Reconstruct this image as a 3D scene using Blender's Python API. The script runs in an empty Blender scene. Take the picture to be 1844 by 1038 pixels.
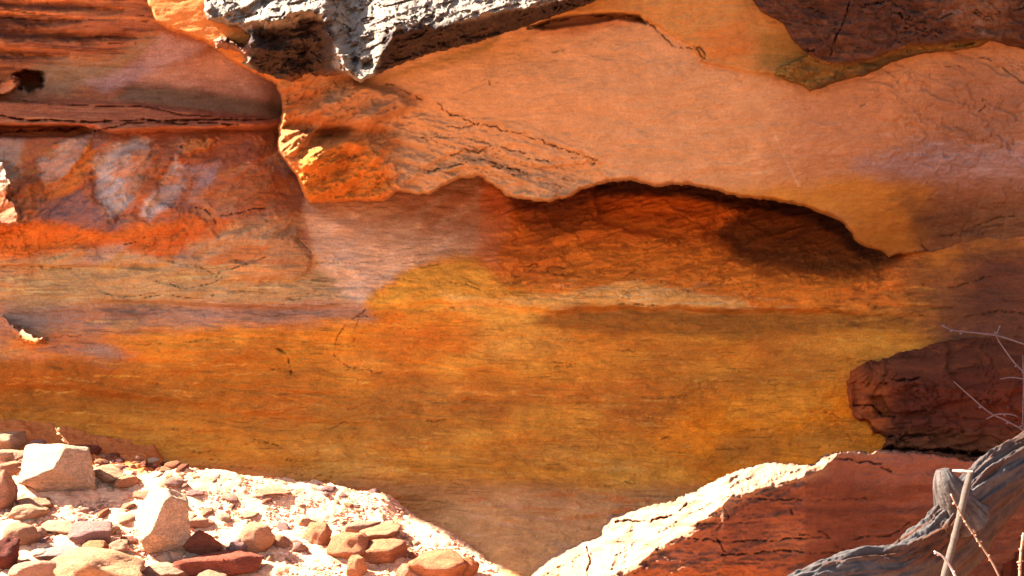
import bpy, bmesh, math, time
import numpy as np
from mathutils import Vector, Matrix
T0 = time.time()
sc = bpy.context.scene
COL = sc.collection
# ------------------------------------------------------------------ camera model (units: metres)
DIST, CZ, W0, H0 = 6.0, 1.6, 1844.0, 1038.0
S = 5.0 / W0
def world(px, py, Y):
    k = S * (Y + DIST) / DIST
    return (px - 922.0) * k, Y, CZ - (py - 519.0) * k
SUN = Vector((-0.72, 0.05, 0.68)).normalized()
EXPOSURE = 3.15
# ------------------------------------------------------------------ noise
def _perm(seed):
    r = np.random.RandomState(seed); p = r.permutation(256)
    return np.concatenate([p, p, p])
_PC = {}
def pn(x, y, seed=0):
    if seed not in _PC: _PC[seed] = _perm(seed)
    p = _PC[seed]
    xi = np.floor(x).astype(np.int64); yi = np.floor(y).astype(np.int64)
    xf = x - xi; yf = y - yi
    xi &= 255; yi &= 255
    u = xf*xf*xf*(xf*(xf*6-15)+10); v = yf*yf*yf*(yf*(yf*6-15)+10)
    def g(h, a, b):
        t = h * (2*math.pi/256.0)
        return np.cos(t)*a + np.sin(t)*b
    aa = p[p[xi]+yi]; ba = p[p[xi+1]+yi]; ab = p[p[xi]+yi+1]; bb = p[p[xi+1]+yi+1]
    n0 = g(aa, xf, yf)*(1-u) + g(ba, xf-1, yf)*u
    n1 = g(ab, xf, yf-1)*(1-u) + g(bb, xf-1, yf-1)*u
    return (n0*(1-v) + n1*v) * 1.45
def fbm(x, y, o=4, seed=0, gain=.5):
    s = np.zeros_like(x, dtype=float); a = 1.0; n = 0.0; f = 1.0
    for i in range(o):
        s += a*pn(x*f+i*17.3, y*f-i*9.1, seed+i); n += a; a *= gain; f *= 2.03
    return s/n
def ridge(x, y, o=4, seed=0):
    s = np.zeros_like(x, dtype=float); a = 1.0; n = 0.0; f = 1.0
    for i in range(o):
        s += a*(1-2*np.abs(pn(x*f+i*7.7, y*f+i*3.1, seed+i))); n += a; a *= .5; f *= 2.1
    return s/n
def sstep(a, b, x):
    t = np.clip((x-a)/(b-a), 0, 1); return t*t*(3-2*t)
def lin(c):
    c = np.array(c, float)/255.0
    return np.where(c <= .04045, c/12.92, ((c+.055)/1.055)**2.4)
KILL = np.array((1.75, 1.25, 1.0))         # assumed light per region, divided out so stone colours offset uneven light
def set_illum(r, g, b):
    global KILL
    KILL = np.array((r, g, b))
def alb(c): return np.clip(lin(c)/KILL, .002, .85)
# ------------------------------------------------------------------ distances
def seg_d(U, V, pts, closed):
    pts = np.array(pts, float); n = len(pts)
    best = np.full(U.shape, 1e18)
    for i in range(n if closed else n-1):
        a = pts[i]; b = pts[(i+1) % n]; e = b-a; L = e@e + 1e-9
        t = np.clip(((U-a[0])*e[0]+(V-a[1])*e[1])/L, 0, 1)
        best = np.minimum(best, (U-a[0]-t*e[0])**2+(V-a[1]-t*e[1])**2)
    return np.sqrt(best)
def inside(U, V, pts):
    pts = np.array(pts, float); n = len(pts); r = np.zeros(U.shape, bool)
    for i in range(n):
        x1, y1 = pts[i]; x2, y2 = pts[(i+1) % n]
        if y1 == y2: continue
        r ^= ((y1 > V) != (y2 > V)) & (U < (x2-x1)*(V-y1)/(y2-y1)+x1)
    return r
def sdf(U, V, pts):
    d = seg_d(U, V, pts, True); return np.where(inside(U, V, pts), d, -d)
# ------------------------------------------------------------------ a rock face being sculpted and stained
class Face:
    """points of a rock face laid out over the wall's own plan (U along, V down), with depth Y and stone colour C"""
    def __init__(s, U, V, Y, col):
        s.U, s.V, s.Y = U, V, Y.astype(float)
        s.C = np.tile(alb(col), (U.size, 1)); s.k = 0
    def _sel(s, pts, m):
        p = np.array(pts, float)
        return np.nonzero((s.U > p[:, 0].min()-m) & (s.U < p[:, 0].max()+m) & (s.V > p[:, 1].min()-m) & (s.V < p[:, 1].max()+m))[0]
    def _mask(s, pts, soft, warp, ws, an, sh=0.0):
        s.k += 1
        i = s._sel(pts, soft+warp*1.6)
        if i.size == 0: return i, None
        u, v = s.U[i], s.V[i]
        vv = v + sh*u
        wx = fbm(u/(ws*an), vv/ws, 5, 100+s.k*5, .66)*warp*1.7*an**.5; wy = fbm(u/(ws*an)+40, vv/ws+9, 5, 101+s.k*5, .66)*warp*1.5
        return i, sstep(-soft, soft, sdf(u+wx, v+wy, pts))
    def poly(s, pts, col, a=1.0, soft=14, warp=14, ws=50, an=1.6, sh=0.0):
        i, m = s._mask(pts, soft, warp, ws, an, sh)
        if m is None: return
        m = (m*a)[:, None]; s.C[i] = s.C[i]*(1-m)+alb(col)*m
    def streak(s, pts, col, a=1.0, soft=25, sx=160, sy=10, sh=0.0, lo=0.0, hi=.35, warp=14, o=4):
        i, m = s._mask(pts, soft, warp, 60, 1.6)
        if m is None: return
        u, v = s.U[i], s.V[i]; v = v + sh*u + 9*fbm(u/170, v/120, 2, 900+s.k)
        m = (m*a*sstep(lo, hi, fbm(u/sx, v/sy, o, 300+s.k*3, .6)))[:, None]
        s.C[i] = s.C[i]*(1-m)+alb(col)*m
    def line(s, pts, col, w=2.0, a=1.0, dep=0.0, warp=5, ws=22, brk=0.0):
        """a crack: a groove of depth dep and a stain"""
        s.k += 1
        i = s._sel(pts, w*4+warp*2+6)
        if i.size == 0: return
        u, v = s.U[i], s.V[i]
        d = seg_d(u+fbm(u/ws, v/ws, 3, 500+s.k)*warp, v+fbm(u/ws+30, v/ws, 3, 501+s.k)*warp, pts, False)
        e = sstep(0, 1, 1-d/(np.maximum(w*(.75+1.3*fbm(u/26, v/26, 3, 700+s.k)), .05)+.5))*sstep(-.45, .1, fbm(u/22, v/22, 3, 650+s.k))
        if brk: e = e*sstep(-.2, .15, fbm(u/40, v/40, 2, 600+s.k)-brk+.5)
        if dep: s.Y[i] += dep*e
        if col is not None:
            m = (e*a)[:, None]; s.C[i] = s.C[i]*(1-m)+alb(col)*m
    def flake(s, pts, dy, soft=3, warp=9, ws=40, an=1.3):
        i, m = s._mask(pts, soft, warp, ws, an)
        if m is not None: s.Y[i] += dy*m
    def under(s, pts, dep, ln, soft=3, warp=5, ws=60, ends=60):
        """an undercut: the rock steps back below the line and returns to the face over ln"""
        s.k += 1
        p = np.array(pts, float)
        i = np.nonzero((s.U > p[0, 0]) & (s.U < p[-1, 0]) & (s.V > p[:, 1].min()-warp*2-10) & (s.V < p[:, 1].max()+ln*5))[0]
        if i.size == 0: return
        u, v = s.U[i], s.V[i]
        d = v-np.interp(u, p[:, 0], p[:, 1])+fbm(u/ws, v/ws*.3, 4, 800+s.k, .6)*warp
        f = sstep(0, ends, u-p[0, 0])*sstep(0, ends, p[-1, 0]-u)
        s.Y[i] += dep*f*sstep(-soft, soft, d)*np.exp(-np.maximum(d, 0)/ln)
    def wedge(s, pts, dy, soft=3, warp=5, ws=14):
        """a chip that stands out more and more towards its right end, so its face looks left"""
        i, m = s._mask(pts, soft, warp, ws, 1.0)
        p = np.array(pts, float); t = np.clip((s.U[i]-p[:, 0].min())/(p[:, 0].max()-p[:, 0].min()), 0, 1)
        s.Y[i] += dy*m*(.25+.75*t)
    def bump(s, cx, cy, rx, ry, dy, p=1.0):
        q = ((s.U-cx)/rx)**2+((s.V-cy)/ry)**2; s.Y += dy*np.exp(-q**p)
    def strata(s, per, amp, sh=0.0, seed=0, pts=None, soft=40, wob=14):
        v = s.V+sh*s.U+wob*fbm(s.U/260, s.V/120, 3, seed)
        t = v/per + 1.1*fbm(s.U/900, v/(per*2.2), 3, seed+5); f = t-np.floor(t)
        h = np.sin(np.floor(t)*12.9898+seed)*43758.5453; h = h-np.floor(h)
        d = amp*(.3+h)*(1-sstep(0, .18, f)+.0)*sstep(-.25, .25, fbm(s.U/220, s.V/90, 3, seed+9))
        if pts is not None: d = d*sstep(-soft, soft, sdf(s.U, s.V, pts))
        s.Y += d
        return d
    def scales(s, amp, sx, sy, lv, seed, sh=0.0, pts=None, soft=30, w=.02, o=6):
        n = fbm(s.U/sx+2*fbm(s.U/(sx*2), s.V/(sy*2), 3, seed+3), (s.V+sh*s.U)/sy, o, seed, .58)
        d = amp*sstep(lv-w, lv+w, n)
        if pts is not None: d = d*sstep(-soft, soft, sdf(s.U, s.V, pts))
        s.Y += d
    def rough(s, amp, sx, sy, o=5, seed=0, gain=.5, sh=0.0, pts=None, soft=30):
        d = amp*fbm(s.U/sx, (s.V+sh*s.U)/sy, o, seed, gain)
        if pts is not None: d = d*sstep(-soft, soft, sdf(s.U, s.V, pts))
        s.Y += d
    def vary(s, amt, sx, sy, o=5, seed=0, sh=0.0, gain=.6, tint=(1, 1, 1)):
        f = fbm(s.U/sx, (s.V+sh*s.U+8*fbm(s.U/150, s.V/90, 2, seed+77))/sy, o, seed, gain)
        s.C *= np.exp(amt*f[:, None]*np.array(tint))
def axis(lo, hi, step, far_lo, far_hi, grow=1.16):
    a = list(np.arange(lo, hi+.01, step)); b = []; x, d = lo, step
    while x > far_lo: d = min(d*grow, 120); x -= d; b.append(x)
    c = []; x, d = hi, step
    while x < far_hi: d = min(d*grow, 120); x += d; c.append(x)
    return np.array(b[::-1]+a+c)
def table(cols, rows, vals, U, V, blur=2):
    """smooth surface through a table of depths"""
    gx = np.arange(-1200, 3100, 10.0); gy = np.arange(-1600, 1500, 10.0)
    vals = np.array(vals, float)                       # [row][col]
    a = np.array([np.interp(gx, cols, r) for r in vals])
    b = np.array([np.interp(gy, rows, a[:, j]) for j in range(gx.size)]).T
    for _ in range(blur):
        for ax in (0, 1):
            pad = [(2, 2) if k == ax else (0, 0) for k in (0, 1)]
            q = np.pad(b, pad, mode='edge')
            n = b.shape[ax]
            b = sum(np.take(q, range(k, k+n), axis=ax) for k in range(5))/5.0
    x = np.clip((U+1200)/10, 0, gx.size-1.001); y = np.clip((V+1600)/10, 0, gy.size-1.001)
    xi = x.astype(int); yi = y.astype(int); xf = x-xi; yf = y-yi
    return (b[yi, xi]*(1-xf)+b[yi, xi+1]*xf)*(1-yf)+(b[yi+1, xi]*(1-xf)+b[yi+1, xi+1]*xf)*yf
# ------------------------------------------------------------------ mesh building
def mesh_from(name, co, quads, cols=None, smooth=True, tris=None):
    me = bpy.data.meshes.new(name)
    nf = len(quads) + (len(tris) if tris is not None else 0)
    me.vertices.add(len(co)); me.vertices.foreach_set('co', np.ascontiguousarray(co, np.float32).ravel())
    li = quads.ravel() if tris is None else np.concatenate([quads.ravel(), tris.ravel()])
    me.loops.add(len(li)); me.loops.foreach_set('vertex_index', li.astype(np.int32))
    me.polygons.add(nf)
    st = np.arange(len(quads))*4
    if tris is not None: st = np.concatenate([st, len(quads)*4+np.arange(len(tris))*3])
    me.polygons.foreach_set('loop_start', st.astype(np.int32))
    me.update(calc_edges=True); me.validate()
    me.polygons.foreach_set('use_smooth', np.full(len(me.polygons), smooth))
    if cols is not None:
        at = me.color_attributes.new('stone', 'FLOAT_COLOR', 'POINT')
        at.data.foreach_set('color', np.concatenate([cols, np.ones((len(cols), 1))], 1).astype(np.float32).ravel())
    me.update()
    return me
def put(name, me, mat, parent=None):
    o = bpy.data.objects.new(name, me); COL.objects.link(o)
    if mat and not me.materials: me.materials.append(mat)
    if parent: o.parent = parent
    return o
def tag(o, label=None, cat=None, group=None, kind=None):
    if label: o['label'] = label
    if cat: o['category'] = cat
    if group: o['group'] = group
    if kind: o['kind'] = kind
    return o
def grid_faces(nu, nv, keep=None):
    i = np.arange(nu*nv).reshape(nv, nu)
    q = np.stack([i[:-1, :-1], i[:-1, 1:], i[1:, 1:], i[1:, :-1]], -1).reshape(-1, 4)
    if keep is not None: q = q[keep[q].all(1)]
    return q
def compact(co, q, cols):
    u = np.unique(q); m = np.full(len(co), -1); m[u] = np.arange(len(u))
    return co[u], m[q], cols[u]
def face_object(name, f, nu, nv, mat, keep=None):
    x, y, z = world(f.U, f.V, f.Y)
    co = np.stack([x, y, z], 1); q = grid_faces(nu, nv, keep)
    co, q, c = compact(co, q, np.clip(f.C, .002, .9))
    return put(name, mesh_from(name, co, q[:, ::-1], c), mat)
def grid(u, v):
    U, V = np.meshgrid(u, v); return U.ravel(), V.ravel()
def edge_round(f, poly, r, T, warp=4, ws=20, o=4, seed=0):
    """roll the slab's rim back over its thickness T; returns the points that belong to the slab"""
    d = sdf(f.U+fbm(f.U/ws, f.V/ws, o, seed, .6)*warp, f.V+fbm(f.U/ws+50, f.V/ws+20, o, seed+1, .6)*warp, poly)
    r = np.broadcast_to(r, d.shape)
    t = np.clip(d/r, 0, 1)
    f.Y += np.broadcast_to(T, d.shape)*(1-np.sqrt(np.clip(1-(1-t)**2, 0, 1)))
    return d
# ------------------------------------------------------------------ materials
def nodes(name):
    m = bpy.data.materials.new(name); m.use_nodes = True
    nt = m.node_tree; b = nt.nodes['Principled BSDF']
    return m, nt, b
def rock_mat(name, strat=(.9, .9, 14), s_amt=.25, grain=.22, bump=.6, bdist=.006, pits=.0, rough=.92, use_obj=False, fine=120, flake=0.0, beds=0.0, fl_scale=(1, 1, 2.4)):
    m, nt, b = nodes(name); L = nt.links.new
    b.inputs['Roughness'].default_value = rough; b.inputs['Specular IOR Level'].default_value = .18
    tc = nt.nodes.new('ShaderNodeTexCoord')
    if use_obj:
        col = nt.nodes.new('ShaderNodeObjectInfo'); base = col.outputs['Color']
    else:
        col = nt.nodes.new('ShaderNodeAttribute'); col.attribute_name = 'stone'; base = col.outputs['Color']
    mp = nt.nodes.new('ShaderNodeMapping'); mp.inputs['Scale'].default_value = strat; L(tc.outputs['Object'], mp.inputs['Vector'])
    def noise(vec, scale, det, rgh=.6, dist=0):
        n = nt.nodes.new('ShaderNodeTexNoise'); n.inputs['Scale'].default_value = scale; n.inputs['Detail'].default_value = det
        n.inputs['Roughness'].default_value = rgh; n.inputs['Distortion'].default_value = dist
        L(vec, n.inputs['Vector']); return n.outputs['Fac']
    def ramp(f, lo, hi, a, c):
        r = nt.nodes.new('ShaderNodeMapRange'); r.inputs['From Min'].default_value = lo; r.inputs['From Max'].default_value = hi
        r.inputs['To Min'].default_value = a; r.inputs['To Max'].default_value = c; L(f, r.inputs['Value']); return r.outputs['Result']
    def mul(a, c):
        n = nt.nodes.new('ShaderNodeMath'); n.operation = 'MULTIPLY'; L(a, n.inputs[0]); L(c, n.inputs[1]); return n.outputs[0]
    st = noise(mp.outputs['Vector'], 5, 7, .65, .4)
    gr = noise(tc.outputs['Object'], fine, 4, .7)
    md = noise(tc.outputs['Object'], 18, 6, .65, .3)
    v = mul(mul(ramp(st, .3, .7, 1-s_amt, 1+s_amt), ramp(gr, .3, .7, 1-grain, 1+grain)), ramp(md, .3, .7, .88, 1.12))
    steps = []
    if flake:
        mp2 = nt.nodes.new('ShaderNodeMapping'); mp2.inputs['Scale'].default_value = fl_scale; L(tc.outputs['Object'], mp2.inputs['Vector'])
        for sc_, lv, am in ((4.5, .5, 1.0), (9.0, .56, .8), (9.0, .44, -.8), (22.0, .57, .8)):
            n_ = noise(mp2.outputs['Vector'], sc_, 9, .66, .6)
            v = mul(v, ramp(n_, lv-.012, lv+.012, 1-flake*am, 1+flake*am*.6)); steps.append(ramp(n_, lv-.010, lv+.010, 0, 1.1*abs(am)))
    if beds:
        mp3 = nt.nodes.new('ShaderNodeMapping'); mp3.inputs['Scale'].default_value = (2.2, 2.2, 34); mp3.inputs['Rotation'].default_value = (0, math.radians(3), 0); L(tc.outputs['Object'], mp3.inputs['Vector'])
        bn = noise(mp3.outputs['Vector'], 2.6, 6, .62, .5); msk = ramp(noise(tc.outputs['Object'], 3.0, 4, .6), .45, .6, 0, beds)
        inv = nt.nodes.new('ShaderNodeMath'); inv.operation = 'SUBTRACT'; inv.inputs[0].default_value = 1.0
        bl = ramp(bn, .575, .625, 0, 1); L(mul(bl, msk), inv.inputs[1]); v = mul(v, inv.outputs[0])
        n2 = nt.nodes.new('ShaderNodeMath'); n2.operation = 'MULTIPLY'; n2.inputs[1].default_value = -.9; L(bl, n2.inputs[0]); steps.append(n2.outputs[0])
    pit = None
    if pits:
        vo = nt.nodes.new('ShaderNodeTexVoronoi'); vo.inputs['Scale'].default_value = 55; L(tc.outputs['Object'], vo.inputs['Vector'])
        pit = ramp(vo.outputs['Distance'], .05, .3, 1-pits, 1.0); v = mul(v, pit)
    mx = nt.nodes.new('ShaderNodeVectorMath'); mx.operation = 'SCALE'; L(base, mx.inputs[0]); L(v, mx.inputs['Scale'])
    L(mx.outputs[0], b.inputs['Base Color'])
    h = nt.nodes.new('ShaderNodeMath'); h.operation = 'ADD'; L(ramp(md, 0, 1, 0, 1.6), h.inputs[0]); L(ramp(gr, 0, 1, 0, .5), h.inputs[1])
    h2 = nt.nodes.new('ShaderNodeMath'); h2.operation = 'ADD'; L(h.outputs[0], h2.inputs[0]); L(ramp(st, 0, 1, 0, 1.2), h2.inputs[1])
    for st_ in steps:
        h3 = nt.nodes.new('ShaderNodeMath'); h3.operation = 'ADD'; L(h2.outputs[0], h3.inputs[0]); L(st_, h3.inputs[1]); h2 = h3
    bp = nt.nodes.new('ShaderNodeBump'); bp.inputs['Strength'].default_value = bump; bp.inputs['Distance'].default_value = bdist
    L(h2.outputs[0], bp.inputs['Height']); L(bp.outputs['Normal'], b.inputs['Normal'])
    return m
M_WALL = rock_mat('banded sandstone', strat=(1.6, 1.6, 6), s_amt=.09, grain=.22, bump=.5, bdist=.005, flake=.05, beds=.32)
M_BLOCK = rock_mat('layered block', strat=(1.2, 1.2, 5), s_amt=.10, grain=.18, bump=.4, bdist=.004, flake=.04)
M_SMOOTH = rock_mat('smooth sandstone', strat=(2.0, 2.0, 9), s_amt=.06, grain=.15, bump=.45, bdist=.004, flake=.03, beds=.07)
M_CRUST = rock_mat('varnished crust', strat=(6, 6, 8), s_amt=.22, grain=.16, bump=.9, bdist=.008, fine=90)
M_STONE = rock_mat('loose stone', strat=(1, 1, 3), s_amt=.2, grain=.25, bump=.8, bdist=.03, use_obj=True, fine=14, flake=.08, fl_scale=(.35, .35, .6))
M_SAND = rock_mat('sandy soil', strat=(8, 8, 8), s_amt=.15, grain=.25, bump=.8, bdist=.006)
M_WOOD = rock_mat('weathered wood', strat=(6, 6, 6), s_amt=.25, grain=.2, bump=.8, bdist=.005)
M_TWIG = rock_mat('dry stem', strat=(20, 20, 20), s_amt=.2, grain=.15, bump=.3, bdist=.001, use_obj=True)
exec_parts = []
#%%CLIFF
# ------------------------------------------------------------------ the cliff behind everything
def build_cliff():
    u = axis(-30, 1874, 2.0, -2200, 3800); v = axis(-30, 1060, 2.0, -1700, 1330)
    U, V = grid(u, v)
    cols = [-2200, -900, -600, 0, 300, 480, 560, 700, 900, 1100, 1300, 1500, 1620, 1720, 1860, 2300, 3800]
    rows = [-1700, -600, -40, 60, 150, 190, 250, 330, 400, 460, 520, 560, 620, 720, 800, 870, 950, 1040, 1330]
    vals = [
     #-2200 -600   0   300  480  560  700  900 1100 1300 1500 1620 1720 1860 2300 3800
     [2.5, .9, .25, .2, .2, .2, .0, .0, .0, .0, .0, .0, .0, .0, -.2, -1.2, -2.5],
     [2.5, .9, .25, .2, .2, .2, .3, .3, .3, .3, .3, .3, .2, .2, -.1, -1.2, -2.5],
     [2.5, .9, .2, .16, .24, .3, .5, .5, .5, .5, .5, .5, .4, .3, .0, -1.0, -2.5],
     [2.5, .9, .15, .22, .30, .4, .6, .6, .6, .6, .6, .6, .5, .3, .0, -1.0, -2.5],
     [2.5, .9, .12, .36, .42, .5, .7, .7, .7, .7, .7, .7, .5, .3, .0, -1.0, -2.5],
     [2.5, .9, .15, .34, .44, .5, .7, .7, .7, .7, .7, .7, .5, .3, .0, -1.0, -2.5],
     [2.5, .9, .15, .15, .17, .3, .7, .8, .8, .8, .8, .8, .5, .3, .0, -1.0, -2.5],
     [2.5, .9, .15, .12, .13, .2, .4, .6, .75, .8, .8, .8, .5, .28, .0, -1.0, -2.5],
     [2.5, .9, .15, .12, .13, .16, .30, .44, .60, .66, .66, .62, .45, .26, .0, -1.0, -2.5],
     [2.5, .9, .15, .14, .14, .16, .26, .36, .44, .50, .50, .46, .32, .20, -.05, -1.0, -2.5],
     [2.5, .9, .15, .16, .16, .18, .24, .28, .30, .32, .32, .30, .24, .15, -.1, -1.0, -2.5],
     [2.5, .9, .15, .20, .20, .22, .25, .26, .26, .26, .26, .24, .18, .08, -.15, -1.0, -2.5],
     [2.5, .9, .15, .22, .22, .23, .26, .27, .28, .28, .27, .24, .15, .02, -.2, -1.0, -2.5],
     [2.5, .9, .15, .20, .20, .20, .22, .22, .22, .22, .22, .18, .08, .0, -.25, -1.0, -2.5],
     [2.5, .9, .15, .14, .14, .14, .14, .13, .12, .12, .12, .08, .0, -.1, -.3, -1.1, -2.5],
     [2.5, .9, .15, .06, .06, .05, .04, .03, -.02, -.05, -.05, -.1, -.15, -.2, -.4, -1.2, -2.5],
     [2.5, .9, .15, .02, .02, .02, .01, .0, -.28, -.36, -.38, -.34, -.3, -.3, -.4, -1.3, -2.5],
     [2.5, .9, .15, .02, .02, .02, .01, -.1, -.68, -.80, -.78, -.5, -.35, -.35, -.45, -1.4, -2.5],
     [2.5, .9, .15, .02, .02, .02, .0, -.4, -1.2, -1.4, -1.2, -.6, -.4, -.4, -.5, -1.5, -2.5]]
    set_illum(.88, .80, 1.1)
    f = Face(U, V, table(cols, rows, vals, U, V), (178, 102, 34))
    # ---- broad stone colours
    set_illum(1.5, 1.15, 1.05)
    far = [(-3000, -2500), (5000, -2500), (5000, 440), (1650, 430), (560, 330), (300, 250), (-3000, 250)]
    f.poly(far, (168, 92, 58), soft=30)
    f.poly([(-3000, -60), (520, -60), (520, 215), (300, 190), (-3000, 182)], (172, 92, 56), soft=6, warp=5)
    f.poly([(-3000, 176), (240, 182), (520, 214), (560, 360), (560, 480), (300, 480), (0, 470), (-3000, 460)], (176, 88, 52), soft=4, warp=6)
    f.poly([(-3000, 468), (60, 455), (200, 448), (340, 470), (480, 480), (640, 470), (660, 552), (420, 560), (-3000, 545)], (192, 136, 86), soft=16, warp=18, an=3)
    set_illum(1.25, .92, .86)
    f.poly([(-3000, 545), (200, 548), (430, 545), (660, 540), (668, 570), (560, 588), (400, 590), (300, 598), (100, 605), (-3000, 640)], (164, 108, 84), soft=14, warp=16, an=3)
    f.poly([(-3000, 575), (150, 600), (240, 640), (190, 672), (120, 655), (-3000, 630)], (160, 110, 88), soft=16, warp=16)
    f.poly([(-3000, 632), (140, 645), (200, 690), (120, 715), (-3000, 700)], (150, 82, 26), soft=20, warp=16, an=3)
    # golden lower wall
    set_illum(.88, .80, 1.1)
    G = [(-3000, 690), (250, 600), (430, 590), (660, 560), (1000, 560), (1640, 560), (1640, 860), (1250, 880), (1000, 860), (600, 850), (0, 790), (-3000, 800)]
    f.streak(G, (198, 124, 44), .6, sx=240, sy=34, sh=-.07, lo=-.1, hi=.5)
    f.streak(G, (148, 82, 26), .65, sx=280, sy=30, sh=-.06, lo=.0, hi=.5)
    f.streak(G, (186, 96, 28), .5, sx=90, sy=40, sh=-.1, lo=.05, hi=.45)
    f.poly([(240, 600), (430, 596), (640, 590), (640, 660), (420, 690), (260, 680)], (188, 112, 32), .6, soft=30, warp=20)
    f.poly([(560, 690), (760, 720), (900, 740), (820, 800), (600, 790), (430, 770)], (138, 84, 34), .6, soft=40, warp=30, an=3)
    f.poly([(1100, 715), (1230, 705), (1300, 720), (1280, 770), (1160, 780), (1080, 760)], (146, 72, 24), .7, soft=34, warp=26)
    set_illum(.45, .95, 1.9); f.poly([(1240, 740), (1440, 700), (1560, 690), (1610, 850), (1480, 900), (1250, 900), (1200, 800)], (222, 122, 24), .92, soft=55, warp=26); set_illum(.88, .80, 1.1)  # bounce-light glow painted into the stone colour
    f.poly([(950, 640), (1500, 620), (1640, 600), (1650, 650), (1500, 690), (1100, 700)], (186, 110, 40), .5, soft=30, warp=20, an=3)
    f.poly([(860, 570), (980, 575), (1040, 620), (960, 650), (840, 640)], (196, 136, 66), .55, soft=30, warp=20)
    f.poly([(700, 585), (860, 590), (850, 690), (760, 700), (690, 660)], (176, 92, 30), .5, soft=26, warp=26)
    f.streak([(760, 790), (1250, 790), (1250, 900), (600, 900), (420, 840), (600, 800)], (190, 136, 76), .5, sx=150, sy=14, sh=-.1, lo=.0, hi=.5)
    rs = np.random.RandomState(17)
    pal = [(196, 104, 30), (206, 134, 54), (150, 80, 26), (178, 92, 36), (190, 126, 62), (160, 96, 44), (132, 72, 30)]
    for k in range(110):
        x = rs.uniform(-40, 1640); y = rs.uniform(590, 870); a = rs.uniform(25, 110); b = a*rs.uniform(.15, .5)
        if y > 800+.06*x and x < 900: continue
        t = np.arange(7)*2*math.pi/7
        f.poly([(x+a*math.cos(q)*rs.uniform(.6, 1.2), y+b*math.sin(q)*rs.uniform(.6, 1.2)-.05*a*math.cos(q)) for q in t], pal[rs.randint(7)], rs.uniform(.15, .5), soft=b*.6+3, warp=b*.6+4, ws=30)
    f.poly([(-3000, 640), (140, 650), (230, 690), (330, 730), (120, 735), (-3000, 720)], (136, 70, 20), .95, soft=24, warp=18, an=3)
    f.poly([(-200, 690), (200, 690), (420, 630), (620, 640), (560, 740), (200, 760), (-200, 760)], (146, 80, 24), .7, soft=50, warp=30, an=2)
    for k in range(260):      # thin pale and dark bedding strokes
        x = rs.uniform(-20, 1640); y = rs.uniform(575, 880); l = rs.uniform(20, 110); t = rs.uniform(-.03, .10)
        if y > 800+.1*x and x < 700: continue
        f.line([(x, y), (x+l*.5, y+l*.5*t+rs.uniform(-2, 2)), (x+l, y+l*t)], ((214, 152, 78), (206, 134, 50), (196, 130, 66), (160, 84, 30))[rs.randint(4)], rs.uniform(.8, 2.6), rs.uniform(.25, .6), 0, warp=6, ws=20)
    # foot of the wall
    f.poly([(-3000, 800), (0, 786), (300, 830), (600, 860), (900, 868), (1060, 880), (1250, 885), (2600, 900), (2600, 1500), (-3000, 1500)], (156, 94, 56), soft=20, warp=14, an=3)
    f.poly([(900, 890), (1060, 896), (1250, 890), (1250, 1500), (700, 1500), (740, 930)], (176, 114, 76), soft=20, warp=18, an=2)
    f.streak([(820, 880), (1250, 880), (1200, 960), (900, 950)], (176, 88, 40), .8, sx=90, sy=12, lo=.0, hi=.35)
    f.streak([(850, 900), (1200, 905), (1050, 1040), (800, 1040)], (178, 122, 100), .6, sx=120, sy=8, sh=-.15, lo=.0, hi=.4)
    # pale hollow and golden wedge
    set_illum(1.0, .78, .74)
    f.poly([(548, 352), (700, 345), (860, 322), (886, 400), (880, 458), (800, 470), (722, 492), (690, 520), (655, 548), (600, 520), (548, 430)], (196, 140, 104), soft=12, warp=10)
    f.poly([(700, 345), (860, 322), (884, 400), (860, 450), (760, 420)], (168, 104, 72), .8, soft=24, warp=14)
    f.streak([(545, 360), (880, 330), (880, 450), (660, 545), (560, 480)], (206, 158, 130), .5, sx=60, sy=30, sh=.4, lo=-.1, hi=.4)
    f.poly([(760, 470), (900, 452), (1040, 470), (1080, 530), (900, 560), (760, 560)], (188, 108, 36), .8, soft=40, warp=20)
    f.poly([(655, 553), (668, 536), (704, 516), (716, 498), (760, 482), (820, 474), (880, 458), (900, 500), (860, 545), (780, 562)], (204, 128, 42), .95, soft=10, warp=9, ws=24)
    f.poly([(740, 500), (880, 470), (960, 500), (900, 556), (740, 556)], (200, 122, 40), .7, soft=34, warp=20)
    # hollow under the overhang
    set_illum(.85, .78, .95)
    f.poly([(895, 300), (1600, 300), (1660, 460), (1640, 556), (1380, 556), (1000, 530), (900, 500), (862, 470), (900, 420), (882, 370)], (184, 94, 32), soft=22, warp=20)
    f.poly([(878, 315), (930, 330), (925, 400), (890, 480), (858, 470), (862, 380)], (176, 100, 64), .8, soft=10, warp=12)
    f.poly([(920, 340), (1080, 330), (1075, 400), (980, 430), (930, 400)], (96, 44, 18), .75, soft=26, warp=20)  # hollow darkened below the lip, its shade put into the colour
    f.poly([(1060, 300), (1560, 300), (1420, 372), (1310, 372), (1180, 348), (1080, 360)], (120, 56, 20), .85, soft=14, warp=12)  # same painted shade along the top of the hollow
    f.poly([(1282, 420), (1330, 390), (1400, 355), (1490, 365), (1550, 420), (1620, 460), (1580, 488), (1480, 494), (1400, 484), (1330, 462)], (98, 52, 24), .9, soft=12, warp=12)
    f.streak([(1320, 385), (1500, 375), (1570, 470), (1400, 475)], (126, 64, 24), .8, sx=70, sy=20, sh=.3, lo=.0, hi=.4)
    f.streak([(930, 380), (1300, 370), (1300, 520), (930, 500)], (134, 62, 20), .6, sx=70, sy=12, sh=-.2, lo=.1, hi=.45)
    f.poly([(1000, 430), (1290, 440), (1380, 490), (1560, 500), (1480, 550), (1000, 520)], (196, 108, 34), .6, soft=24, warp=16)
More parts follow.
